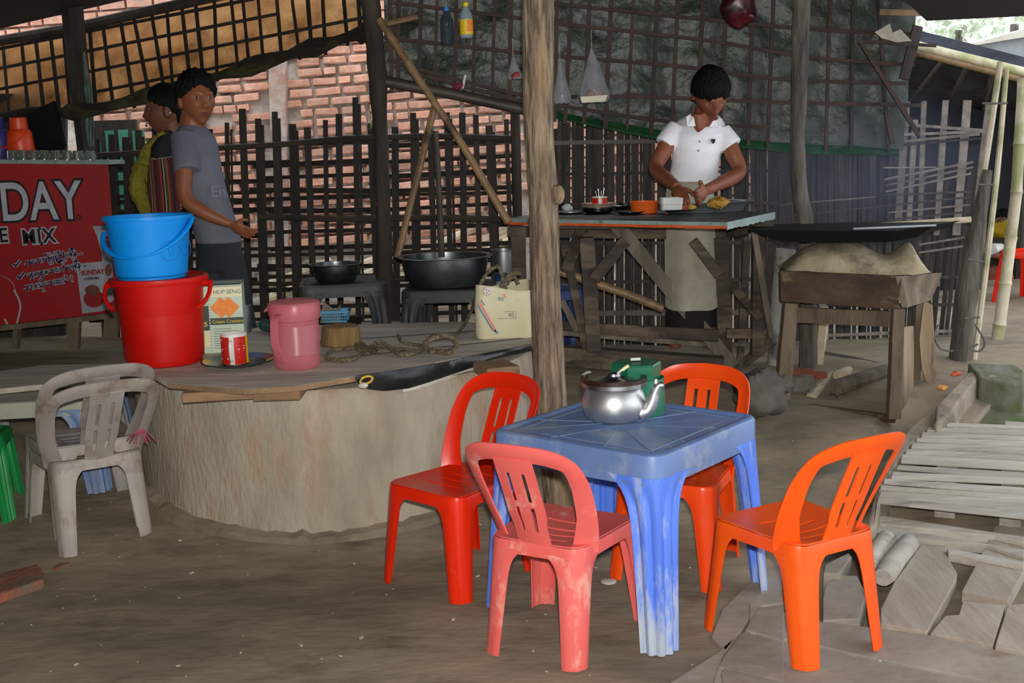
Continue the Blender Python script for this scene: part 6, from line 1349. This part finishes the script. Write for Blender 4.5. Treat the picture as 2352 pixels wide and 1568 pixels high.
for (u, va, vb) in ((2180, 985, 1165), (2330, 990, 1185)):
    mb = MB(); mb.bar(PG(u, va, .0), PG(u - 10, vb, .0), .09, .11); mb.build('joist', 'wood_weathered', ww, True)
for (pts) in ([(2016, 1187), (2030, 1184), (2352, 1232), (2352, 1248), (2285, 1230), (2014, 1202)], [(2002, 1211), (2022, 1207), (2352, 1262), (2352, 1280), (2268, 1252), (2014, 1227)], [(2175, 1258), (2352, 1290), (2352, 1302), (2178, 1268)]):
    q = [PG(u, v, .03) for u, v in pts]; mb = MB(); mb.prism(q, (0, 0, -.04)); mb.build('slat', 'wood_weathered', ww, True, bevel=.003)
# loose planks, logs and stones in the lower right
Z8 = lambda X, Y_: (1752 + X / 3.92, 1168 + Y_ / 3.92)
pv = struct('floor_paving', PZ(2000, 1400, 0))
planks = [([(1440, 300), (1655, 295), (1660, 420), (1750, 580), (1740, 640), (1480, 1105), (1060, 1030), (1060, 900), (1180, 660)], .014, 'wood_board'), ([(2090, 155), (2420, 172), (2400, 480), (2205, 830), (1790, 740), (2000, 350)], .016, 'wood_board'), ([(2205, 862), (2500, 845), (2500, 1330), (2090, 1232)], .013, 'wood_board'), ([(1800, 830), (2185, 865), (2075, 1225), (1510, 1115), (1640, 960), (1765, 950)], .009, 'wood_board'),
    ([(-120, 850), (540, 1010), (1480, 1130), (2600, 1380), (2600, 1660), (800, 1300), (530, 1232), (-120, 1105)], .010, 'paving'), ([(-150, 1125), (520, 1250), (800, 1325), (2600, 1690), (2600, 1900), (-300, 1900), (-380, 1480)], .012, 'paving'), ([(560, 690), (700, 585), (720, 600), (850, 600), (930, 760), (870, 990), (540, 1000), (540, 800)], .02, 'paving'), ([(545, 580), (560, 500), (770, 395), (800, 430), (690, 580)], .045, 'paving')]
mat('paving', C('#968f85'), C('#7d746a'), scale=3, rough=.88, bump=.3, bscale=18, dirt=C('#7c5a48'), dscale=2.6, dlo=.58, dhi=.76, vary=.08)
for pts, top, m_ in planks:
    q = [PZ(*Z8(X, Y_), top) for X, Y_ in pts]; mb = MB(); mb.prism(q, (0, 0, -.05 if m_ == 'wood_board' else -.1)); mb.build('plank' if m_ == 'wood_board' else 'paving_slab', m_, pv, True, bevel=.004)
Z7 = lambda X, Y_: (1200 + X / 3.92, 1168 + Y_ / 3.92)
for pts, top in (([(2005, 1085), (2120, 890), (2352, 860), (2352, 1185), (2240, 1150)], .012), ([(1760, 1420), (1830, 1300), (1990, 1105), (2352, 1195), (2352, 1560), (2100, 1500)], .013), ([(1100, 1700), (1460, 1480), (1740, 1300), (1960, 1110), (1800, 1330), (1700, 1700)], .006), ([(1700, 1150), (1800, 900), (2100, 600), (2352, 480), (2352, 840), (2110, 880), (1990, 1070), (1830, 1280)], .006), ([(1720, 1560), (1750, 1440), (2352, 1580), (2352, 1750), (1650, 1750)], .009)):
    q = [PZ(*Z7(X, Y_), top) for X, Y_ in pts]; mb = MB(); mb.prism(q, (0, 0, -.1)); mb.build('paving_slab', 'paving', pv, True, bevel=.004)
for (a, b, r, lab, m_) in (((1075, 620), (1320, 300), .045, 'short rounded log lying between the loose planks', 'wood_weathered'), ((960, 520), (1110, 255), .038, 'weathered log beside the leg of the right orange chair', 'wood_weathered'), ((1085, 400), (1210, 270), .018, 'thin stick lying between the two short logs', 'wood_weathered'), ((940, 215), (1050, 20), .05, 'short log under the edge of the slatted walkway', 'concrete')):
    A = PZ(*Z8(*a), .03); B = PZ(*Z8(*b), .03); mb = MB(); mb.tube([A, A.lerp(B, .08), A.lerp(B, .5), A.lerp(B, .95), B], [r * .8, r, r * .95, r, r * .75], 12); mb.wobble(.005, 10); o = mb.build('short_log', m_, smooth=True, angle=40); tag(o, lab, 'log')
# concrete kerb, ledges and mossy block by the walkway
kb = struct('trim_1', PG(2100, 1050))
for pts, dz, m_ in (([(2148, 968), (2180, 930), (2150, 925), (2085, 985), (2032, 1060), (2005, 1150), (1985, 1230), (2014, 1205), (2030, 1100), (2080, 1035)], .10, 'concrete'), ([(2150, 930), (2222, 855), (2243, 850), (2250, 862), (2185, 945), (2160, 968), (2148, 968)], .16, 'concrete'), ([(2160, 968), (2185, 945), (2250, 868), (2310, 880), (2300, 900), (2240, 968)], .05, 'concrete'), ([(2222, 832), (2330, 836), (2352, 850), (2352, 880), (2310, 880), (2250, 866), (2240, 852)], .18, 'moss'), ([(2240, 968), (2300, 900), (2312, 880), (2400, 870), (2400, 975)], .02, 'moss')):
    q = [PG(u, v, dz) for u, v in pts]; mb = MB(); mb.prism(q, (0, 0, -.35)); mb.build('kerb_block', m_, kb, True, bevel=.012)
rock('rough mossy concrete lump at the right edge beyond the walkway', 2345, 905, 6.9, .16, .2, .15, 21, 'moss', 'concrete_lump', 'concrete')
for k, (u, v, lab) in enumerate(((2195, 858, 'small orange brick chip on the kerb'), (2280, 868, 'grey and red rubbish scrap on the ledge'), (2165, 890, 'orange peel scrap on the concrete ledge'))):
    c = PG(u, v, .17); mb = MB(); mb.ell(c, (.035, .02, .012), 10, 6); mb.wobble(.01, 40, k); o = mb.build('rubbish_scrap', mat('scrap' + str(k), C(('#c0583c', '#8a7a76', '#c98a4a')[k]), rough=.9), smooth=True, angle=20); tag(o, lab, 'rubbish')
# wire loops on the log post
mat('wire', C('#5d5752'), rough=.6)
wi = thing('wire', 'bent wire loops hanging from the thick log post', 'wire', P(2220, 780, 6.9))
for pts in ([(2155, 745), (2146, 770), (2160, 800), (2190, 806)], [(2240, 745), (2262, 785), (2250, 806), (2228, 800), (2246, 790)], [(2214, 732), (2250, 728)], [(2246, 424), (2282, 424)], [(2256, 237), (2314, 237)], [(2222, 595), (2262, 602)]):
    mb = MB(); mb.tube(cat_rom([P(u, v, 6.84) for u, v in pts], 5), .006, 6); mb.build('loop', 'wire', wi, True)

# ------------------------------------------------------------------ beyond, on the right: shed, people, roof, trees
sd = thing('thatched_shed', 'dark thatched shed with a bamboo eave behind the woven fence', 'shed', P(2250, 760, 12.0))
mat('thatch_smoke_tint', C('#3d414d'), C('#23262f'), scale=10, rough=.95, bump=.7, bscale=24, stretch=(.3, 1, 1))  # bluish smoke light from below put into the thatch colour
e0, e1 = P(2060, 95, 9.0), P(2560, 222, 9.0); b0, b1 = P(1900, 238, 13.5), P(2700, 262, 13.5)
mb = MB(); mb.add([e0, e1, b1, b0] + [p + Vector((0, 0, .12)) for p in (e0, e1, b1, b0)], [(0, 1, 2, 3), (7, 6, 5, 4), (0, 4, 5, 1), (1, 5, 6, 2), (2, 6, 7, 3), (3, 7, 4, 0)]); mb.build('thatch_roof', 'thatch_smoke_tint', sd, True)
mb = MB(); mb.tube([P(2100, 103, 8.95), P(2200, 128, 8.95), P(2380, 172, 8.95), P(2560, 215, 8.95)], .034, 10); mb.build('eave_pole', 'bamboo_pale', sd, True, smooth=True)
mb = MB(); mb.tube([P(2100, 118, 8.97), P(2200, 143, 8.97), P(2380, 190, 8.97), P(2560, 235, 8.97)], .03, 10); mb.build('eave_pole', 'bamboo_tan', sd, True, smooth=True)
mb = MB(); mb.prism([P(1860, 225, 13.4), P(2700, 240, 13.4), P(2700, 700, 13.4), P(1860, 700, 13.4)], (0, .1, 0)); mb.build('back_wall', 'painted_shade', sd, True)
mb = MB(); a = P(1990, 230, 9.6); mb.prism([Vector((a.x - .5, 9.4, 2.3)), Vector((a.x - .5, 13.4, 2.3)), Vector((a.x - .5, 13.4, .3)), Vector((a.x - .5, 9.4, .3))], (-.08, 0, 0)); mb.build('side_wall', 'painted_shade', sd, True)
mb = MB(); mb.prism([P(2060, 330, 9.9), P(2262, 330, 9.9), P(2262, 800, 9.9), P(2060, 800, 9.9)], (0, .08, 0)); mb.build('screen_wall', 'painted_shade', sd, True)
for k in range(10):
    A = e0.lerp(e1, k / 9); B = b0.lerp(b1, k / 9); mb = MB(); mb.tube([A + Vector((0, 0, -.02)), B + Vector((0, 0, -.02))], .022, 6); mb.build('rafter', 'bamboo_dark', sd, True)
mb = MB(); mb.tube([P(2345, 330, 10.6), P(2338, 640, 10.6), P(2334, 730, 10.6)], .05, 8); mb.build('post', 'post_dark', sd, True)
# seated customer in the shed
bp_ = thing('person', 'blurred seated person with a yellow scarf in the dark shed', 'person', (P(2290, 690, 10.9).x, 10.9, .4)); Yp = 10.9
body = MB(); hcp = P(2304, 512, Yp); add_head(body, hcp, 1.0, Matrix.Rotation(-.6, 3, 'Z')); body.tube([P(2302, 560, Yp), P(2303, 535, Yp)], [.06, .05], 10); torso(body, [(2302, 548, 40, .1, 0), (2300, 600, 36, .11, 0), (2296, 650, 40, .13, 0)], Yp)
body.tube([P(2320, 560, Yp - .05), P(2316, 590, Yp - .2), P(2280, 586, Yp - .3)], [.05, .045, .03], 10); hand(body, P(2280, 586, Yp - .3), Vector((-1, -.2, 0)), Vector((0, 0, 1)), .9)
for du in (0, 22): body.tube([P(2290 + du, 640, Yp), P(2282 + du, 632, Yp - .35), P(2280 + du, 700, Yp - .4)], [.08, .06, .04], 10)
bo = body.build('body', 'skin_woman', bp_, True); remesh(bo, .009, 2); add_hair('hair', bp_, hcp, 1.0, Matrix.Rotation(-.6, 3, 'Z'), .9, 1.5, 2.2, .02)
mb = MB(); torso(mb, [(2300, 548, 42, .11, 0), (2300, 600, 39, .13, 0), (2297, 645, 42, .15, 0)], Yp); mb.build('top', mat('teal_cloth', C('#1f5f68'), C('#174a52'), rough=.9), bp_, True, smooth=True)
mb = MB(); mb.tube([P(2290, 650, Yp), P(2292, 632, Yp - .35), P(2290, 690, Yp - .38)], [.16, .13, .14], 14, sq=.7); mb.build('sarong', mat('rust_cloth', C('#8a4a34'), C('#6b3526'), rough=.9), bp_, True, smooth=True)
mb = MB(); mb.ell(P(2306, 530, Yp - .06), (.12, .1, .09), 14, 10); mb.wobble(.03, 12); mb.build('scarf', mat('yellow_cloth', C('#c2a01c'), C('#a38512'), rough=.9), bp_, True, smooth=True)
mb = MB(); mb.tube([P(2262, 580, Yp - .3), P(2285, 570, Yp - .35), P(2300, 566, Yp - .3)], [.04, .05, .03], 10); mb.build('white_cloth', 'china', bp_, True, smooth=True)
mb = MB(); mb.box(Vector((P(2296, 690, Yp).x, Yp + .05, .40 + .2)), (.5, .4, .4)); o = mb.build('wooden_bench', 'post_dark', bevel=.01); tag(o, 'low dark bench under the seated person in the shed', 'bench')
plastic_table('plastic_stool', 'red plastic stool in the shed at the right edge', (P(2348, 742, 8.9).x + .12, 9.05, .43), .5, .17, .42, 'pl_red', 'pl_red', splay=.04, apron=.05, lw=(.12, .06, .045), cat='stool', ridges=False)
# far roof with a grey gable and a far wall
fh = thing('house_roof', 'pale tin roof with a grey gable beyond the shed', 'roof', P(2300, 130, 16.0))
mb = MB(); mb.prism([P(2190, 112, 16), P(2360, 66, 16), P(2600, 10, 16), P(2600, 40, 16), P(2360, 84, 16)], (0, 3, .0)); mb.build('roof_sheet', 'roof_top', fh, True)
mb = MB(); mb.prism([P(2205, 113, 16.1), P(2360, 82, 16.1), P(2600, 36, 16.1), P(2600, 200, 16.1), P(2270, 128, 16.1)], (0, .1, 0)); mb.build('gable', 'tin_roof', fh, True)
mb = MB(); mb.prism([P(2230, 125, 16.3), P(2700, 110, 16.3), P(2700, 620, 16.3), P(2230, 620, 16.3)], (0, .1, 0)); mb.build('house_wall', 'roof_top', fh, True)
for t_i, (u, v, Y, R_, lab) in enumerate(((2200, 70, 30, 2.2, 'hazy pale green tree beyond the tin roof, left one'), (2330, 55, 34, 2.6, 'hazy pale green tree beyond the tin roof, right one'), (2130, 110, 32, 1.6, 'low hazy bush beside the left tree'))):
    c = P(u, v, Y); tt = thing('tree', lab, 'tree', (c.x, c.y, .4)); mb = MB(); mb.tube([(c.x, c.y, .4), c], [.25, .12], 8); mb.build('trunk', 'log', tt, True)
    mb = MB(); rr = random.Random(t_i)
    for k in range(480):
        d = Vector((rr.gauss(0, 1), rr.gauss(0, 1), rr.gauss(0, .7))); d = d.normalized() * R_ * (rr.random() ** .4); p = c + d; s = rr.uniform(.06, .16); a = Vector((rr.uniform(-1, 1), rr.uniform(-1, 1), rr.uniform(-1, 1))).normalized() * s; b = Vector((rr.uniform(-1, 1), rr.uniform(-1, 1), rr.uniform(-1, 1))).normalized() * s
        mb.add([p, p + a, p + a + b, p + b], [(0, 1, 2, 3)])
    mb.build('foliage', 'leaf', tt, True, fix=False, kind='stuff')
# ------------------------------------------------------------------ bluish wood smoke drifting from the stove
sm_ = bpy.data.materials.new('smoke'); sm_.use_nodes = True; N = sm_.node_tree.nodes; L = sm_.node_tree.links
for x in list(N):
    if x.type != 'OUTPUT_MATERIAL': N.remove(x)
pv_ = N.new('ShaderNodeVolumePrincipled'); pv_.inputs['Color'].default_value = (.55, .68, 1.0, 1); pv_.inputs['Anisotropy'].default_value = .2
tc = N.new('ShaderNodeTexCoord'); vm = N.new('ShaderNodeVectorMath'); vm.operation = 'LENGTH'; mpn = N.new('ShaderNodeMapping'); mpn.inputs['Location'].default_value = (-1, -1, -1); mpn.inputs['Scale'].default_value = (2, 2, 2)
L.new(tc.outputs['Generated'], mpn.inputs[0]); L.new(mpn.outputs[0], vm.inputs[0])
mr = N.new('ShaderNodeMapRange'); mr.inputs[1].default_value = .25; mr.inputs[2].default_value = 1.0; mr.inputs[3].default_value = .42; mr.inputs[4].default_value = 0.0
L.new(vm.outputs['Value'], mr.inputs[0])
nz = N.new('ShaderNodeTexNoise'); nz.inputs['Scale'].default_value = 2.2; nz.inputs['Detail'].default_value = 2; L.new(tc.outputs['Object'], nz.inputs['Vector'])
mm = N.new('ShaderNodeMath'); mm.operation = 'MULTIPLY'; L.new(mr.outputs[0], mm.inputs[0]); L.new(nz.outputs['Fac'], mm.inputs[1]); L.new(mm.outputs[0], pv_.inputs['Density'])
L.new(pv_.outputs[0], N['Material Output'].inputs['Volume'])
c = P(1960, 395, 7.25); mb = MB(); mb.ell(c, (.95, .55, .55), 28, 16); o = mb.build('smoke_haze', sm_, kind='stuff'); tag(o, 'thin bluish wood smoke drifting above the stove', 'smoke')
